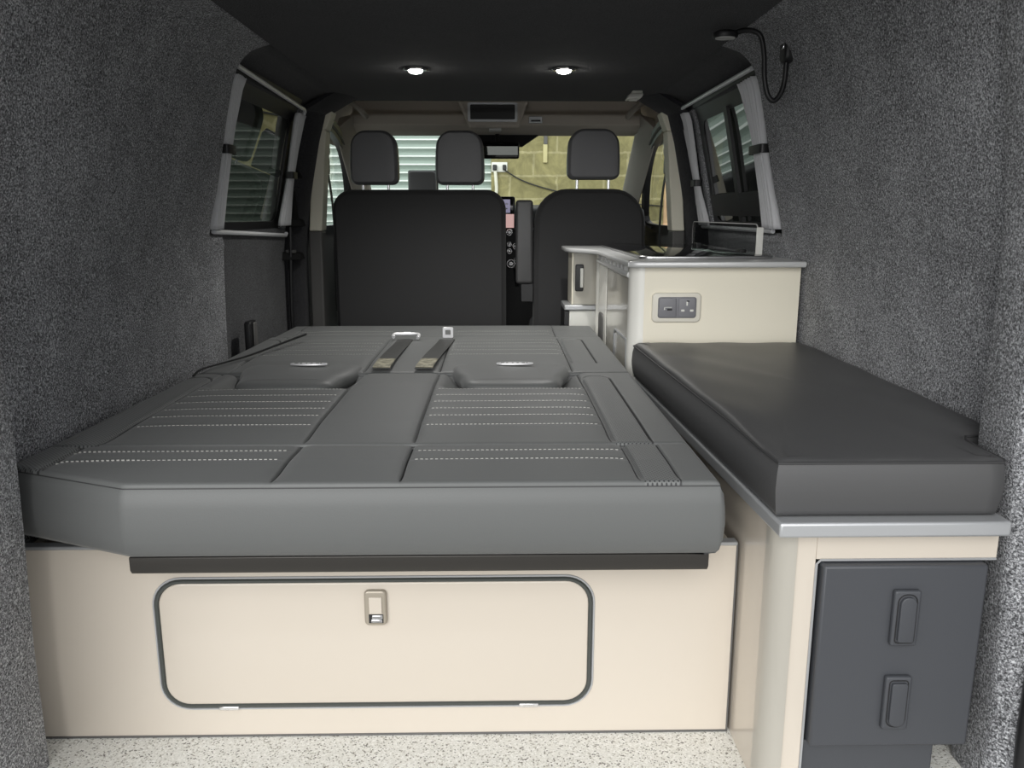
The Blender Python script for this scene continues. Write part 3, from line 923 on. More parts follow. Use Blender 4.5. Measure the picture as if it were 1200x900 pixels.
# front face (towards the bed): fridge door, narrow panel, far post
obox('fridge_door', (.386, .398, YK + .055, 2.86, .10, .772), M['fridge'], kit, bevel=.003)
bm = bmesh.new(); tube(bm, [(.3835, YK + .09, .14), (.3835, YK + .09, .575), (.3835, YK + .10, .59), (.3835, 2.62, .59), (.3835, 2.64, .575), (.3835, 2.64, .14)], .004, 6)
finish('vent_edge', bm, M['silver'], kit)
obox('narrow_panel', (.384, .40, 2.87, 3.09, .0, .775), M['post_white'], kit, bevel=.003)
obox('panel_gap', (.386, .40, 2.858, 2.872, .0, .775), M['seal'], kit, bevel=0)
bm = bmesh.new(); hp = rrect(2.93, 3.03, .47, .60, .02, 4); loft(bm, hp, roundlevels(.377, .390, .006), YZ); finish('door_pull', bm, M['greytrim'], kit, angle=50)
obox('carcass', (.40, .856, YK + .02, 3.14, 0, .81), M['cream2'], kit, bevel=0)
# far post, rounded
bm = bmesh.new(); pts = []
for k in range(17):
    a = PI / 2 + PI * k / 16
    pts.append((.412 + .034 * math.cos(a), 3.125 + .034 * math.sin(a)))
extrude_poly(bm, pts, 0, .805, XY); finish('far_post', bm, M['post_white'], kit, angle=35)
# forward narrow unit reaching toward the seats
side = thing('side_cabinet', 'narrow cream cabinet with black switch behind the kitchen unit, next to the driver seat', 'cabinet', (.4, 3.2, 0))
obox('forward_panel', (.295, .86, 3.19, 3.205, .607, .811), M['fridge'], side, bevel=.002)
obox('forward_edge', (.290, .297, 3.188, 3.36, .607, .811), M['cream2'], side, bevel=.002)
obox('forward_shelf', (.262, .40, 3.18, 3.36, .585, .606), M['silver'], side, bevel=.004)
obox('forward_drawer', (.282, .40, 3.185, 3.36, .33, .583), M['white'], side, bevel=.004)
obox('drawer_side', (.262, .281, 3.185, 3.36, .10, .583), M['black'], side, bevel=.002)
bm = bmesh.new(); loft(bm, rrect(.303, .335, .66, .765, .006, 3), roundlevels(3.177, 3.191, .004), XZ); sw = finish('switch_plate', bm, M['black'], side, angle=50)
obox('switch', (.322, .334, 3.174, 3.180, .675, .75), M['white'], sw, bevel=.002)
# worktop with curved front
top = thing('worktop', 'silver edged worktop with curved front on the kitchen unit', 'worktop', (.6, 2.8, .806))
bm = bmesh.new()
cur = smooth_path([(.378, 2.258, 0), (.366, 2.268, 0), (.361, 2.29, 0), (.360, 2.50, 0), (.360, 2.75, 0), (.359, 2.92, 0), (.345, 3.00, 0), (.310, 3.08, 0), (.275, 3.14, 0), (.262, 3.22, 0), (.262, 3.38, 0)], 5)
W = [(.395, 2.252), ] + [(p.x, p.y) for p in cur] + [(.856, 3.38), (.856, 2.252)]
W = W[::-1]
area = sum(W[i - 1][0] * W[i][1] - W[i][0] * W[i - 1][1] for i in range(len(W)))
if area < 0: W = W[::-1]
loft(bm, W, roundlevels(.812, .829, .006, 4), XY); finish('board', bm, M['edging'], top, angle=50)
# grab bar under the worktop edge, on small brackets
bm = bmesh.new(); tube(bm, [(.380, YK + .05, .786), (.376, 2.45, .786), (.376, 2.95, .786), (.380, 3.08, .786)], .0085, 10)
for k in range(9): box(bm, .376, .388, 2.42 + k * .075, 2.45 + k * .075, .790, .811)
finish('grab_bar', bm, M['edging'], kit)
# socket
so = plate('double_socket', rrect(.437, .577, .655, .740, .014, 5), YK - .009, YK + .002, M['sockcream'], kit, r=.005)
bz = plate('insert', rrect(.4535, .563, .668, .728, .008, 4), YK - .0115, YK - .006, M['sockgrey'], so, r=.002)
m1 = plate('charger_module', rrect(.4555, .5055, .670, .726, .005, 4), YK - .0145, YK - .009, M['sockgrey'], so, r=.002)
m2 = plate('outlet_module', rrect(.5115, .561, .670, .726, .007, 4), YK - .0145, YK - .009, M['sockgrey'], so, r=.002)
obox('usb_slot', (.479, .493, YK - .0152, YK - .0135, .690, .6955), M['black'], m1, bevel=0)
bm = bmesh.new(); box(bm, .470, .492, YK - .0150, YK - .0138, .6985, .7000); box(bm, .470, .473, YK - .0150, YK - .0138, .692, .700); finish('charger_mark', bm, M['white'], m1, smooth=False)
obox('earth_slot', (.533, .537, YK - .0152, YK - .0135, .704, .715), M['white'], m2, bevel=0)
obox('earth_slot', (.534, .541, YK - .0151, YK - .0135, .714, .7185), M['black'], m2, bevel=0)
for px in (.5185, .5440): obox('live_slot', (px, px + .010, YK - .0152, YK - .0135, .687, .693), M['white'], m2, bevel=.001)

# hob with raised glass lid
hob = thing('hob', 'black glass hob plate set into the worktop with raised glass lid', 'hob', (.60, 2.8, .829))
plate('hob_plate', rrect(.42, .80, 2.38, 3.30, .03, 5), .8295, .838, M['hob'], hob, XY, r=.003)
bm = bmesh.new(); tube(bm, [(u, v, .8338) for u, v in rrect(.417, .808, 2.377, 3.303, .033, 5)], .0042, 6, closed=True); finish('rim', bm, M['steel'], hob)
bm = bmesh.new(); loft(bm, rrect(2.49, 3.32, .842, .925, [.002, .002, .02, .02], 5), [(0, .786), (0, .792)], YZ); gl = finish('glass_lid', bm, M['lid'], hob, angle=30)
bm = bmesh.new(); e = [(u, v) for u, v in rrect(2.487, 3.323, .842, .927, [.002, .002, .022, .022], 5)]
tube(bm, [(.789, u, v) for u, v in e if True][6:] , .0016, 6); finish('lid_edge', bm, M['lens'], gl)
obox('near_edge_glare', (.785, .806, 2.484, 2.489, .832, .918), M['white'], gl, bevel=.002)  # white strip paints the glare along the lid's near edge
for hy in (2.62, 3.2): obox('lid_hinge', (.776, .798, hy, hy + .04, .836, .846), M['black'], hob, bevel=.002)

# ------------------------------------------------------------------ cab seats
def seat_posts(par, xs, y, z0, z1):
    for x in xs:
        bm = bmesh.new(); tube(bm, [(x, y, z0), (x, y, z1)], .006, 10); finish('headrest_post', bm, M['chrome'], par)

def backrest(name, x0, x1, z0, z1, y0, y1, rt, rb, par, taper=0):
    out = rrect(x0, x1, z0, z1, [rb, rb, rt, rt], 8)
    # subdivide straights
    P = []
    for i in range(len(out)):
        a, b = Vector(out[i]), Vector(out[(i + 1) % len(out)]); n = max(1, int((b - a).length / .03))
        for k in range(n): P.append(tuple(a + (b - a) * k / n))
    cx = (x0 + x1) / 2
    def pl(u, v, d):
        t = (v - z0) / (z1 - z0)
        lean = (v - z0) * -.12
        sx = 1 - taper * sstep(.45, 1, t)
        return (cx + (u - cx) * sx, d + lean * -1 * 0 , v)
    bm = bmesh.new(); L = roundlevels(y0, y1, .045, 6)
    L = [(.045, y0 - .003), (.02, y0 - .002)] + L + [(.04, y1 + .004)]
    capped_loft(bm, P, L, pl)
    return finish(name, bm, M['fabric'], par, angle=70)

def headrest(par, cx, w, z0, z1, y):
    bm = bmesh.new()
    out = rrect(cx - w / 2, cx + w / 2, z0, z1, [.03, .03, .062, .062], 8)
    P = []
    for i in range(len(out)):
        a, b = Vector(out[i]), Vector(out[(i + 1) % len(out)]); n = max(1, int((b - a).length / .02))
        for k in range(n): P.append(tuple(a + (b - a) * k / n))
    def pl(u, v, d):
        t = (v - z0) / (z1 - z0)
        return (cx + (u - cx) * (1.03 - .10 * t + .05 * math.sin(t * PI)), d, v)
    L = [(.028, y - .0545), (.012, y - .0535)] + roundlevels(y - .052, y + .052, .03, 6)
    capped_loft(bm, P, L, pl)
    return finish('headrest', bm, M['headvinyl'], par, angle=70)

dual = thing('passenger_seat', 'black double passenger seat with two headrests beyond the bed', 'seat', (-.33, 3.62, 0))
backrest('backrest', -.705, .036, .42, 1.058, 3.52, 3.66, .085, .05, dual)
headrest(dual, -.521, .195, 1.078, 1.300, 3.58); headrest(dual, -.159, .200, 1.078, 1.300, 3.58)
seat_posts(dual, (-.575, -.467, -.215, -.105), 3.585, 1.03, 1.10)
plate('seat_cushion', rrect(-.705, .036, 3.66, 4.1, .06, 5), .32, .46, M['fabric'], dual, XY, r=.04)
obox('seat_base', (-.66, .0, 3.62, 4.05, 0, .34), M['black'], dual)
drv = thing('driver_seat', 'black single driver seat with one headrest behind the kitchen unit', 'seat', (.4, 3.62, 0))
backrest('backrest', .155, .640, .42, 1.062, 3.52, 3.66, .14, .05, drv, taper=.03)
headrest(drv, .409, .215, 1.100, 1.308, 3.58)
seat_posts(drv, (.342, .478), 3.585, 1.03, 1.12)
plate('seat_cushion', rrect(.155, .64, 3.66, 4.1, .06, 5), .32, .46, M['fabric'], drv, XY, r=.04)
obox('seat_base', (.2, .6, 3.62, 4.05, 0, .34), M['black'], drv)
arm = plate('armrest', rrect(.078, .152, .66, 1.015, .014, 4), 3.53, 3.60, M['vinyl_bench'], drv, XZ, r=.012, n=4)
obox('armrest_hinge', (.10, .155, 3.54, 3.60, .58, .66), M['black'], drv)

# centre stack and dashboard
dash = thing('dashboard', 'black dashboard with centre screen and knobs seen between the seats', 'dashboard', (0, 4.8, 0))
bm = bmesh.new(); extrude_poly(bm, [(4.50, .25), (4.46, .70), (4.44, .90), (4.50, .985), (4.62, 1.005), (5.12, .97), (5.12, .25)], -.80, .80, YZ)
finish('body', bm, M['black'], dash, bevel=.02, seg=3)
obox('centre_console', (-.06, .22, 4.32, 4.47, .02, .88), M['black'], dash, bevel=.02)
sc_ = plate('screen_housing', rrect(-.09, .092, .88, 1.045, .012, 4), 4.33, 4.38, M['blackgloss'], dash, r=.006)
obox('map_view', (.018, .086, 4.3275, 4.331, .885, .955), M['screen'], sc_, bevel=0)
obox('menu_view', (.018, .066, 4.3275, 4.331, .962, 1.030), M['screen2'], sc_, bevel=0)
bm = bmesh.new()
for k in range(5): box(bm, .024 + (k % 2) * .018, .034 + (k % 2) * .018, 4.326, 4.329, .968 + k * .012, .974 + k * .012)
finish('menu_icons', bm, M['white'], sc_, smooth=False)
for kx, kz, r_ in ((.062, .862, .014), (.062, .80, .011), (.062, .765, .012), (.095, .79, .015), (.10, .715, .016), (.07, .70, .02)):
    bm = bmesh.new(); tube(bm, [(kx + r_ * math.cos(2 * PI * k / 20), 4.312, kz + r_ * math.sin(2 * PI * k / 20)) for k in range(20)], .003, 6, closed=True)
    tube(bm, [(kx, 4.325, kz), (kx, 4.308, kz)], r_ * .55, 12)
    finish('knob', bm, M['steel'], dash)
bm = bmesh.new(); tube(bm, smooth_path([(.10, 4.36, .55), (.10, 4.30, .62), (.095, 4.28, .68)], 4), [.012] * 8 + [.018], 10); finish('gear_lever', bm, M['black'], dash)
pod = thing('padded_box', 'small dark grey padded box between the two passenger headrests', 'box', (-.41, 4.62, 1.0))
plate('pad', rrect(-.492, -.337, 1.010, 1.188, [.01, .01, .022, .022], 5), 4.60, 4.66, M['headvinyl'], pod, r=.012, n=4)
obox('shell', (-.498, -.331, 4.655, 4.69, 1.008, 1.194), M['black'], pod, bevel=.012, seg=3)

# ------------------------------------------------------------------ cab shell
def cab_door(name, s):
    root = bpy.data.objects.new(name, None); link(root); struct(root); root.location = (s * .82, 4.1, 0)
    XD = lambda z: xwall(z) * .985
    P = lambda u, v, d: (s * (XD(v) + d), u, v)
    # lower door card
    bm = bmesh.new(); extrude_poly(bm, [(3.62, 0), (5.1, 0), (5.1, .90), (3.62, .86)], 0, .06, P)
    finish('door_card', bm, M['greytrim'], root, bevel=.01)
    # window surround: inner outline follows the slanted front pillar
    inn = smooth_path([(3.66, .90, 0), (3.655, 1.1, 0), (3.66, 1.27, 0), (3.70, 1.325, 0), (3.80, 1.330, 0), (4.02, 1.312, 0), (4.25, 1.265, 0), (4.48, 1.16, 0), (4.66, 1.02, 0), (4.72, .92, 0), (4.40, .90, 0), (4.0, .90, 0), (3.75, .90, 0)], 3)
    inn = [(p.x, p.y) for p in inn]
    out = inset2d(inn, .045 if sum(inn[i - 1][0] * inn[i][1] - inn[i][0] * inn[i - 1][1] for i in range(len(inn))) < 0 else -.045)
    bm = bmesh.new(); ring_plate(bm, out, inn, -.012, .02, P); finish('window_seal', bm, M['black'], root, angle=40)
    mid = [((a[0] * .55 + b[0] * .45), (a[1] * .55 + b[1] * .45)) for a, b in zip(inn, out)]
    bm = bmesh.new(); tube(bm, [P(u, v, -.013) for u, v in mid[:30]], .007, 6); finish('seal_bead', bm, M['greytrim'], root)
    bm = bmesh.new(); vs = [bm.verts.new(P(u, v, .012)) for u, v in inset2d(inn, -.01)]; bm.faces.new(vs); bmesh.ops.triangulate(bm, faces=bm.faces[:])
    finish('window_pane', bm, M['clear'], root, smooth=False)
    # front pillar trim
    bm = bmesh.new()
    a = [(.725, 4.12, 1.42), (.80, 4.12, 1.36), (.735, 4.30, 1.38), (.80, 4.30, 1.26)]
    for q0, q1 in (((.70, 4.10, 1.44), (.755, 5.14, .955)),):
        w, h = .075, .07
        pts = []
        for (x, y, z) in (q0, q1):
            pts += [(s * x, y, z - .02), (s * (x + w), y - .06, z - .10), (s * x, y + .09, z + .0), (s * (x + w), y + .06, z - .02)]
        hexa(bm, pts)
    finish('front_pillar_trim', bm, M['taupe2'], root, bevel=.01)
cab_door('door_1', -1); cab_door('door_2', 1)

# central pillar trims: cream above, grey below
def bpillar(name, s):
    root = bpy.data.objects.new(name, None); link(root); struct(root); root.location = (s * .8, 3.6, 0)
    bm = bmesh.new()
    def strip(z0, x0, z1, x1, w, m, nm, y0=3.545, y1=3.64):
        bm = bmesh.new(); hexa(bm, [(s * x0, y0, z0), (s * (x0 + w), y0, z0), (s * x0, y1, z0), (s * (x0 + w), y1, z0), (s * x1, y0, z1), (s * (x1 + w), y0, z1), (s * x1, y1, z1), (s * (x1 + w), y1, z1)])
        return finish(nm, bm, m, root, bevel=.006)
    strip(.885, .752, 1.30, .715, .055, M['creamtrim'], 'upper_trim')
    strip(1.30, .715, 1.375, .685, .06, M['creamtrim'], 'upper_cap')
    strip(0, .765, .884, .754, .055, M['greytrim'], 'lower_trim')
bpillar('trim_6', -1); bpillar('trim_7', 1)
# carpeted body pillar between window and cab
for nm, s in (('trim_8', -1), ('trim_9', 1)):
    bm = bmesh.new()
    zs = [0, .4, .8, .95, 1.1, 1.25, 1.36, 1.43]
    sec = []
    for z in zs:
        x = xwall(z); 
        sec.append([bm.verts.new((s * a, b, z)) for a, b in ((x - .0, 3.40), (x - .03, 3.45), (x - .055, 3.52), (x - .055, 3.60), (x + .03, 3.62), (x + .03, 3.40))])
    for a, b in zip(sec, sec[1:]):
        for k in range(6): bm.faces.new((a[k], a[(k + 1) % 6], b[(k + 1) % 6], b[k]))
    bm.faces.new(sec[0][::-1]); bm.faces.new(sec[-1])
    struct(finish(nm, bm, M['bcarpet'], angle=40))

# cab headlining, overhead shelf
hl = bpy.data.objects.new('trim_10', None); link(hl); struct(hl); hl.location = (0, 4.0, 1.4)
bm = bmesh.new()
CR = [(-.84, 1.30), (-.80, 1.40), (-.72, 1.49), (-.6, 1.53), (.6, 1.53), (.72, 1.49), (.80, 1.40), (.84, 1.30),
      (.86, 1.31), (.82, 1.42), (.73, 1.515), (.6, 1.55), (-.6, 1.55), (-.73, 1.515), (-.82, 1.42), (-.86, 1.31)]
extrude_poly(bm, CR, 3.60, 4.45, XZ); finish('headlining', bm, M['taupe'], hl, angle=40)
bm = bmesh.new()   # shelf front with a lip, both sides of the console
extrude_poly(bm, [(4.20, 1.372), (4.17, 1.385), (4.17, 1.432), (4.185, 1.442), (4.215, 1.445), (4.235, 1.46), (4.25, 1.53), (4.42, 1.53), (4.42, 1.355), (4.25, 1.358)], -.72, .72, YZ)
finish('overhead_shelf', bm, M['taupe'], hl, bevel=.006)
for s in (-1, 1):
    bm = bmesh.new(); tube(bm, smooth_path([(s * .735, 4.10, 1.48), (s * .70, 4.05, 1.475), (s * .665, 4.03, 1.455), (s * .64, 4.05, 1.43), (s * .64, 4.14, 1.42)], 4), .014, 8)
    finish('grab_handle', bm, M['taupe2'], hl)
cons = thing('overhead_console', 'grey overhead console with dark tray above the windscreen centre', 'console', (-.02, 4.13, 1.37))
bm = bmesh.new()
hexa(bm, [(-.135, 4.10, 1.365), (.105, 4.10, 1.365), (-.135, 4.19, 1.365), (.105, 4.19, 1.365), (-.19, 4.10, 1.49), (.15, 4.10, 1.49), (-.19, 4.19, 1.49), (.15, 4.19, 1.49)])
finish('housing', bm, M['taupe'], cons, bevel=.012, seg=3)
bm = bmesh.new(); ring_plate(bm, rrect(-.142, .098, 1.392, 1.482, .008, 3), rrect(-.13, .086, 1.403, 1.472, .005, 3), 4.092, 4.102, XZ); finish('tray_frame', bm, M['greytrim'] if False else M['silver'], cons, angle=40)
obox('tray', (-.13, .086, 4.096, 4.102, 1.403, 1.472), M['black'], cons, bevel=0)
obox('map_lamp', (-.04, .02, 4.11, 4.17, 1.352, 1.366), M['lens'], cons, bevel=.004)
obox('visor_label_plate', (.155, .222, 4.160, 4.168, 1.392, 1.425), M['silver'], hl, bevel=.002)
bm = bmesh.new(); box(bm, .166, .212, 4.157, 4.162, 1.400, 1.408); finish('label_print', bm, M['black'], hl, smooth=False)
# windscreen
w3 = bpy.data.objects.new('window_3', None); link(w3); struct(w3); w3.location = (0, 4.4, 1.37)
bm = bmesh.new(); v = [bm.verts.new(p) for p in ((-.73, 4.42, 1.375), (.73, 4.42, 1.375), (.80, 5.15, .955), (-.80, 5.15, .955))]; bm.faces.new(v)
finish('windscreen_pane', bm, M['clear'], w3, smooth=False)
bm = bmesh.new(); hexa(bm, [(-.14, 4.40, 1.30), (.13, 4.40, 1.30), (-.14, 4.44, 1.30), (.13, 4.44, 1.30), (-.20, 4.36, 1.372), (.24, 4.36, 1.372), (-.20, 4.44, 1.372), (.24, 4.44, 1.372)])
finish('sensor_cover', bm, M['black'], w3, bevel=.006)
mir = thing('rear_view_mirror', 'black interior mirror hanging below the overhead console', 'mirror', (.0, 4.30, 1.29))
plate('housing', rrect(-.115, .112, 1.232, 1.318, .012, 4), 4.285, 4.32, M['blackgloss'], mir, r=.008)
bm = bmesh.new(); hexa(bm, [(-.105, 4.280, 1.250), (.104, 4.280, 1.250), (-.105, 4.286, 1.250), (.104, 4.286, 1.250), (-.105, 4.277, 1.292), (.104, 4.277, 1.292), (-.105, 4.286, 1.292), (.104, 4.286, 1.292)])
finish('mirror_glass', bm, M['mirror'], mir, smooth=False)
bm = bmesh.new(); tube(bm, [(0, 4.305, 1.31), (0, 4.34, 1.36)], .012, 8); finish('stem', bm, M['black'], mir)

# cab seat belts
def cab_belt(s, label):
    root = thing('seat_belt', label, 'seat belt', (s * .74, 3.66, .5), 'cab seat belts')
    bm = bmesh.new()
    P = smooth_path([(s * .752, 3.70, 1.17), (s * .760, 3.82, 1.05), (s * .768, 3.90, .9), (s * .775, 3.92, .7), (s * .775, 3.92, .5)], 4)
    rings = []
    for p in P: rings.append([bm.verts.new(p + Vector(q)) for q in ((-.002, -.017, 0), (.002, -.017, 0), (.002, .017, 0), (-.002, .017, 0))])
    for a, b in zip(rings, rings[1:]):
        for k in range(4): bm.faces.new((a[k], a[(k + 1) % 4], b[(k + 1) % 4], b[k]))
    bm.faces.new(rings[0]); bm.faces.new(rings[-1][::-1]); finish('webbing', bm, M['web'], root)
    bm = bmesh.new(); loft(bm, rrect(3.665, 3.735, 1.13, 1.20, .015, 4), roundlevels(s * .752 - .010, s * .752 + .010, .004), YZ)
    finish('guide', bm, M['black'], root, angle=50)
    bm = bmesh.new(); tube(bm, [(s * .75, 3.69, 1.23), (s * .735, 3.69, 1.23)], .022, 14); finish('anchor_cap', bm, M['black'], root)
cab_belt(-1, 'black cab seat belt hanging from the left pillar'); cab_belt(1, 'black cab seat belt hanging from the right pillar')

# sliding door hardware on the left pillar
dl = thing('door_latch', 'black plastic door latch with two lugs on the left pillar', 'door latch', (-.84, 3.42, .88))
bm = bmesh.new(); box(bm, -.850, -.828, 3.42, 3.47, .92, 1.12); finish('plate', bm, M['blackmatte'], dl, bevel=.004)
for z in (.905, 1.10): 
    bm = bmesh.new(); hexa(bm, [(-.855, 3.37, z), (-.80, 3.41, z), (-.855, 3.47, z), (-.80, 3.47, z), (-.855, 3.38, z + .035), (-.81, 3.41, z + .03), (-.855, 3.47, z + .035), (-.81, 3.47, z + .03)])
    finish('lug', bm, M['blackmatte'], dl, bevel=.005)
db = thing('door_buffer', 'black plastic door buffer below the latch on the left pillar', 'door buffer', (-.86, 3.42, .77))
bm = bmesh.new(); hexa(bm, [(-.885, 3.36, .77), (-.81, 3.40, .77), (-.885, 3.47, .77), (-.81, 3.47, .77), (-.885, 3.38, .805), (-.82, 3.40, .80), (-.885, 3.47, .805), (-.82, 3.47, .80)]); finish('block', bm, M['blackmatte'], db, bevel=.005)
bm = bmesh.new(); box(bm, -.87, -.83, 3.385, 3.40, .80, .812); finish('pad', bm, M['greytrim'], db, bevel=.002)
bm = bmesh.new(); tube(bm, smooth_path([(-.845, 3.40, 1.34), (-.845, 3.40, 1.1), (-.85, 3.39, .85), (-.86, 3.39, .6), (-.86, 3.39, .45)], 4), .008, 8)
struct(finish('trim_11', bm, M['black']))

# ------------------------------------------------------------------ ceiling fittings
def spot(x, y, label):
    root = thing('ceiling_spotlight', label, 'ceiling light', (x, y, 1.43), 'ceiling spotlights')
    bm = bmesh.new(); N = 32
    prof = [(.024, 1.4302), (.040, 1.4302), (.041, 1.427), (.036, 1.4235), (.027, 1.4225), (.024, 1.425)]
    rings = [[bm.verts.new((x + r * math.cos(2 * PI * k / N), y + r * math.sin(2 * PI * k / N), z)) for k in range(N)] for r, z in prof]
    for a, b in zip(rings, rings[1:] + rings[:1]):
        for k in range(N): bm.faces.new((a[k], a[(k + 1) % N], b[(k + 1) % N], b[k]))
    finish('rim', bm, M['chrome'], root)
    bm = bmesh.new(); prof = [(.0245, 1.428), (.0245, 1.4225), (.020, 1.4165), (.010, 1.4135)]
    rings = [[bm.verts.new((x + r * math.cos(2 * PI * k / N), y + r * math.sin(2 * PI * k / N), z)) for k in range(N)] for r, z in prof]
    for a, b in zip(rings, rings[1:]):
        for k in range(N): bm.faces.new((a[k], a[(k + 1) % N], b[(k + 1) % N], b[k]))
    bm.faces.new(rings[-1]); finish('lens', bm, M['bulb'], root)
    ld = bpy.data.lights.new('bulb', 'SPOT'); ld.energy = 14; ld.spot_size = 2.4; ld.spot_blend = 1.0; ld.color = (1, .985, .95); ld.shadow_soft_size = .02
    lo = bpy.data.objects.new('bulb', ld); link(lo, root); lo.location = (0, 0, -.05)
spot(-.27, 2.85, 'lit round ceiling spotlight, the left one of the pair')
spot(.222, 2.845, 'lit round ceiling spotlight, the right one of the pair')
sen = thing('alarm_sensor', 'small white sensor pod on the ceiling above the driver headrest', 'sensor', (.538, 3.36, 1.43))
bm = bmesh.new(); hexa(bm, [(.505, 3.31, 1.395), (.565, 3.31, 1.40), (.505, 3.38, 1.395), (.565, 3.38, 1.40), (.52, 3.32, 1.42), (.575, 3.32, 1.42), (.52, 3.38, 1.42), (.575, 3.38, 1.42)]); finish('body', bm, M['white'], sen, bevel=.008, seg=3)
obox('foot', (.53, .57, 3.33, 3.37, 1.418, 1.43), M['white'], sen, bevel=.003)
obox('lens', (.52, .552, 3.33, 3.36, 1.392, 1.398), M['lens'], sen, bevel=.003)

# gooseneck lamp on the right wall
gl_ = thing('reading_lamp', 'black gooseneck reading lamp looped on the right wall near ceiling', 'lamp', (.75, 2.18, 1.34))
bm = bmesh.new(); loft(bm, rrect(2.155, 2.205, 1.335, 1.40, .016, 5), roundlevels(.725, .765, .010), YZ); bs = finish('base', bm, M['black'], gl_, angle=50)
obox('switch_button', (.722, .727, 2.166, 2.178, 1.366, 1.380), M['chrome'], bs, bevel=.002)
arm_pts = [(.738, 2.18, 1.338), (.736, 2.18, 1.29), (.728, 2.18, 1.26), (.712, 2.18, 1.243), (.695, 2.18, 1.258), (.684, 2.18, 1.30), (.680, 2.18, 1.35), (.670, 2.18, 1.395), (.652, 2.18, 1.410), (.625, 2.18, 1.412), (.60, 2.18, 1.405)]
bm = bmesh.new(); tube(bm, smooth_path(arm_pts, 6), .0068, 10); finish('gooseneck', bm, M['black'], gl_)
bm = bmesh.new(); N = 28
prof = [(0.0, 1.412), (.020, 1.411), (.027, 1.406), (.028, 1.399), (.026, 1.394), (.0, 1.394)]
rings = [[bm.verts.new((.578 + 1.15 * r * math.cos(2 * PI * k / N), 2.18 + r * math.sin(2 * PI * k / N), z)) for k in range(N)] for r, z in prof[1:-1]]
for a, b in zip(rings, rings[1:]):
    for k in range(N): bm.faces.new((a[k], a[(k + 1) % N], b[(k + 1) % N], b[k]))
bm.faces.new(rings[0]); bm.faces.new(rings[-1][::-1]); hd = finish('head', bm, M['black'], gl_)
bm = bmesh.new(); a = [bm.verts.new((.578 + .025 * math.cos(2 * PI * k / N), 2.18 + .021 * math.sin(2 * PI * k / N), 1.3925)) for k in range(N)]
b = [bm.verts.new((.578 + .025 * math.cos(2 * PI * k / N), 2.18 + .021 * math.sin(2 * PI * k / N), 1.3945)) for k in range(N)]
for k in range(N): bm.faces.new((a[k], a[(k + 1) % N], b[(k + 1) % N], b[k]))
bm.faces.new(a); bm.faces.new(b[::-1]); finish('diffuser', bm, M['lens'], hd)

# ------------------------------------------------------------------ outside
bm = bmesh.new(); box(bm, -30, 30, -30, 30, -.62, -.6)
g = struct(finish('ground', bm, M['ground'], smooth=False))
bm = bmesh.new(); box(bm, -.06, 2.15, 8.0, 8.2, -.6, 2.35)
struct(finish('wall_front', bm, M['blocks'], smooth=False))
sh = thing('roller_shutter', 'white ribbed roller shutter seen through the left of the windscreen', 'shutter', (-3, 8.05, -.6))
bm = bmesh.new(); z = -.6; prof = []
while z < 2.3:
    prof += [(8.055, z), (8.045, z + .012), (8.02, z + .030), (8.018, z + .050), (8.04, z + .066)]; z += .076
prof = prof + [(8.09, z), (8.09, -.6)]
extrude_poly(bm, prof, -5.5, -.06, YZ); finish('curtain_slats', bm, M['shutter'], sh, smooth=False)
bm = bmesh.new(); z = -.6
while z < 2.25: box(bm, -5.5, -.06, 8.012, 8.03, z + .034, z + .046); z += .076
finish('slat_ribs', bm, M['shutterline'], sh, smooth=False)
bm = bmesh.new(); box(bm, 2.15, 8, 8.1, 8.3, -.6, 2.35)  # dark panel added so the view through the kitchen window stays dark
tag(finish('dark_view_panel', bm, M['darkpanel'], smooth=False), 'dark panel added beyond the block wall to darken the kitchen window view', 'panel')
os_ = thing('wall_socket', 'white double socket on the block wall with a plug', 'socket', (.02, 7.99, 1.35))
plate('face', rrect(-.055, .095, 1.345, 1.435, .008, 3), 7.985, 8.0, M['white'], os_, r=.003)
obox('plug', (-.045, -.005, 7.945, 7.985, 1.36, 1.41), M['black'], os_, bevel=.006)
obox('plug', (.05, .085, 7.945, 7.985, 1.36, 1.41), M['black'], os_, bevel=.006)
bm = bmesh.new(); tube(bm, smooth_path([(-.02, 7.95, 1.35), (-.012, 7.95, 1.25), (-.01, 7.96, 1.16), (-.03, 7.96, 1.08), (-.08, 7.96, 1.02), (-.1, 7.96, .8), (-.1, 7.96, .0), (-.1, 7.96, -.59)], 5), .016, 8)
tag(finish('cable', bm, M['cable']), 'thick pale cable hanging down the block wall from the socket', 'cable')
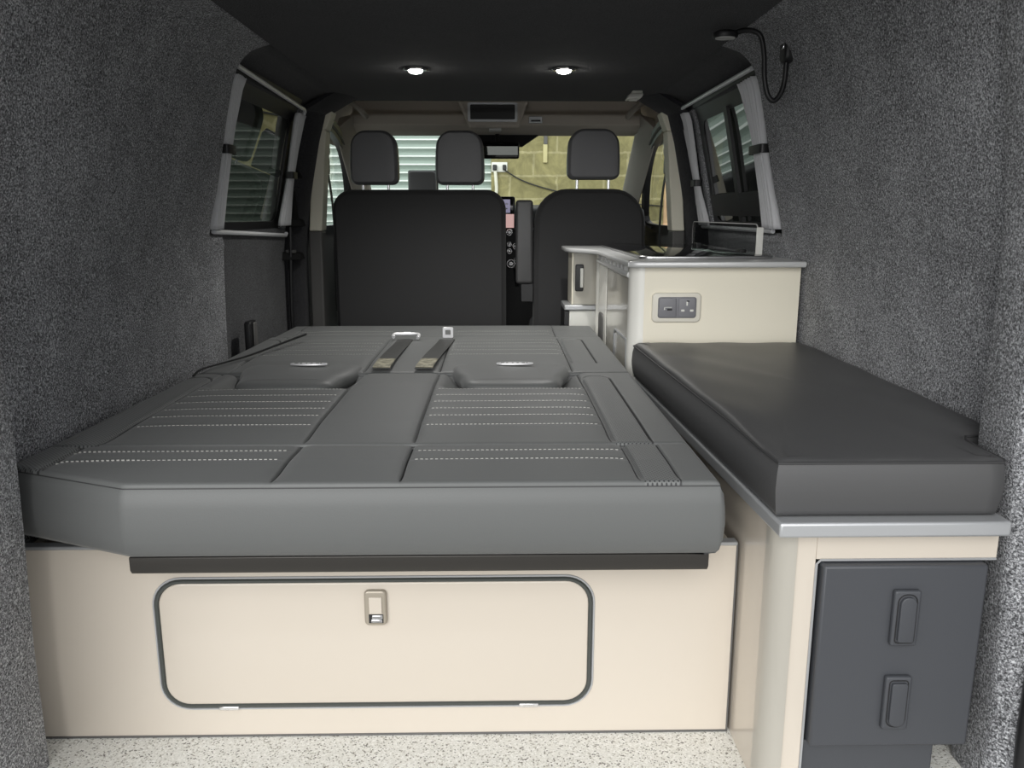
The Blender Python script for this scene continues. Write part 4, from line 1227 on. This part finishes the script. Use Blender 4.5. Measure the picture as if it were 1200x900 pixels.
bm = bmesh.new(); tube(bm, smooth_path([(.07, 7.97, 1.36), (.25, 7.98, 1.26), (.55, 7.98, 1.17), (1.0, 7.98, 1.08), (1.9, 7.98, 1.0)], 5), .006, 6)
tag(finish('thin_cable', bm, M['black']), 'thin dark cable drooping across the block wall', 'cable')
bx = thing('conduit_box', 'narrow pale junction box on the block wall', 'junction box', (.47, 7.98, 1.5))
plate('cover', rrect(.435, .475, 1.43, 1.60, .006, 3), 7.97, 8.0, mat('painted_box', (.55, .5, .26), .7), bx, r=.003)
obox('clip', (.44, .475, 7.965, 8.0, 1.598, 1.68), M['greytrim'], bx, bevel=.003)
bm = bmesh.new(); box(bm, 1.53, 1.61, 7.6, 7.64, -.6, 2.2)
tag(finish('timber_board', bm, M['orange'], bevel=.003), 'upright timber board by the block wall, seen through the right cab door', 'board')

# ------------------------------------------------------------------ light
wd = bpy.data.worlds.new('sky'); SC.world = wd; wd.use_nodes = True
nt = wd.node_tree; bg = nt.nodes['Background']
tc = nt.nodes.new('ShaderNodeTexCoord'); sp = nt.nodes.new('ShaderNodeSeparateXYZ'); rp = nt.nodes.new('ShaderNodeValToRGB')
nt.links.new(tc.outputs['Generated'], sp.inputs[0]); nt.links.new(sp.outputs[2], rp.inputs['Fac']); nt.links.new(rp.outputs['Color'], bg.inputs['Color'])
e = rp.color_ramp.elements
e[0].position = 0; e[0].color = (.92, .93, .95, 1); e[1].position = 1; e[1].color = (.95, .97, 1.0, 1)
bg.inputs['Strength'].default_value = .85

sl = bpy.data.lights.new('rear_fill_sun', 'SUN'); sl.energy = 2.1; sl.angle = math.radians(50); sl.color = (1, .995, .98)  # wide soft lamp added behind the camera to fill the deep interior
so_ = bpy.data.objects.new('rear_fill_sun', sl); link(so_)
so_.rotation_euler = Vector((.30, 1, -.42)).to_track_quat('-Z', 'Y').to_euler()

vs = SC.view_settings
SC.display_settings.display_device = 'sRGB'
vs.view_transform = 'Standard'; vs.look = 'None'; vs.gamma = 1; vs.use_curve_mapping = False
vs.exposure = 0.4
SC.cycles.use_denoising = True
SC.cycles.max_bounces = 10; SC.cycles.diffuse_bounces = 5; SC.cycles.transparent_max_bounces = 12
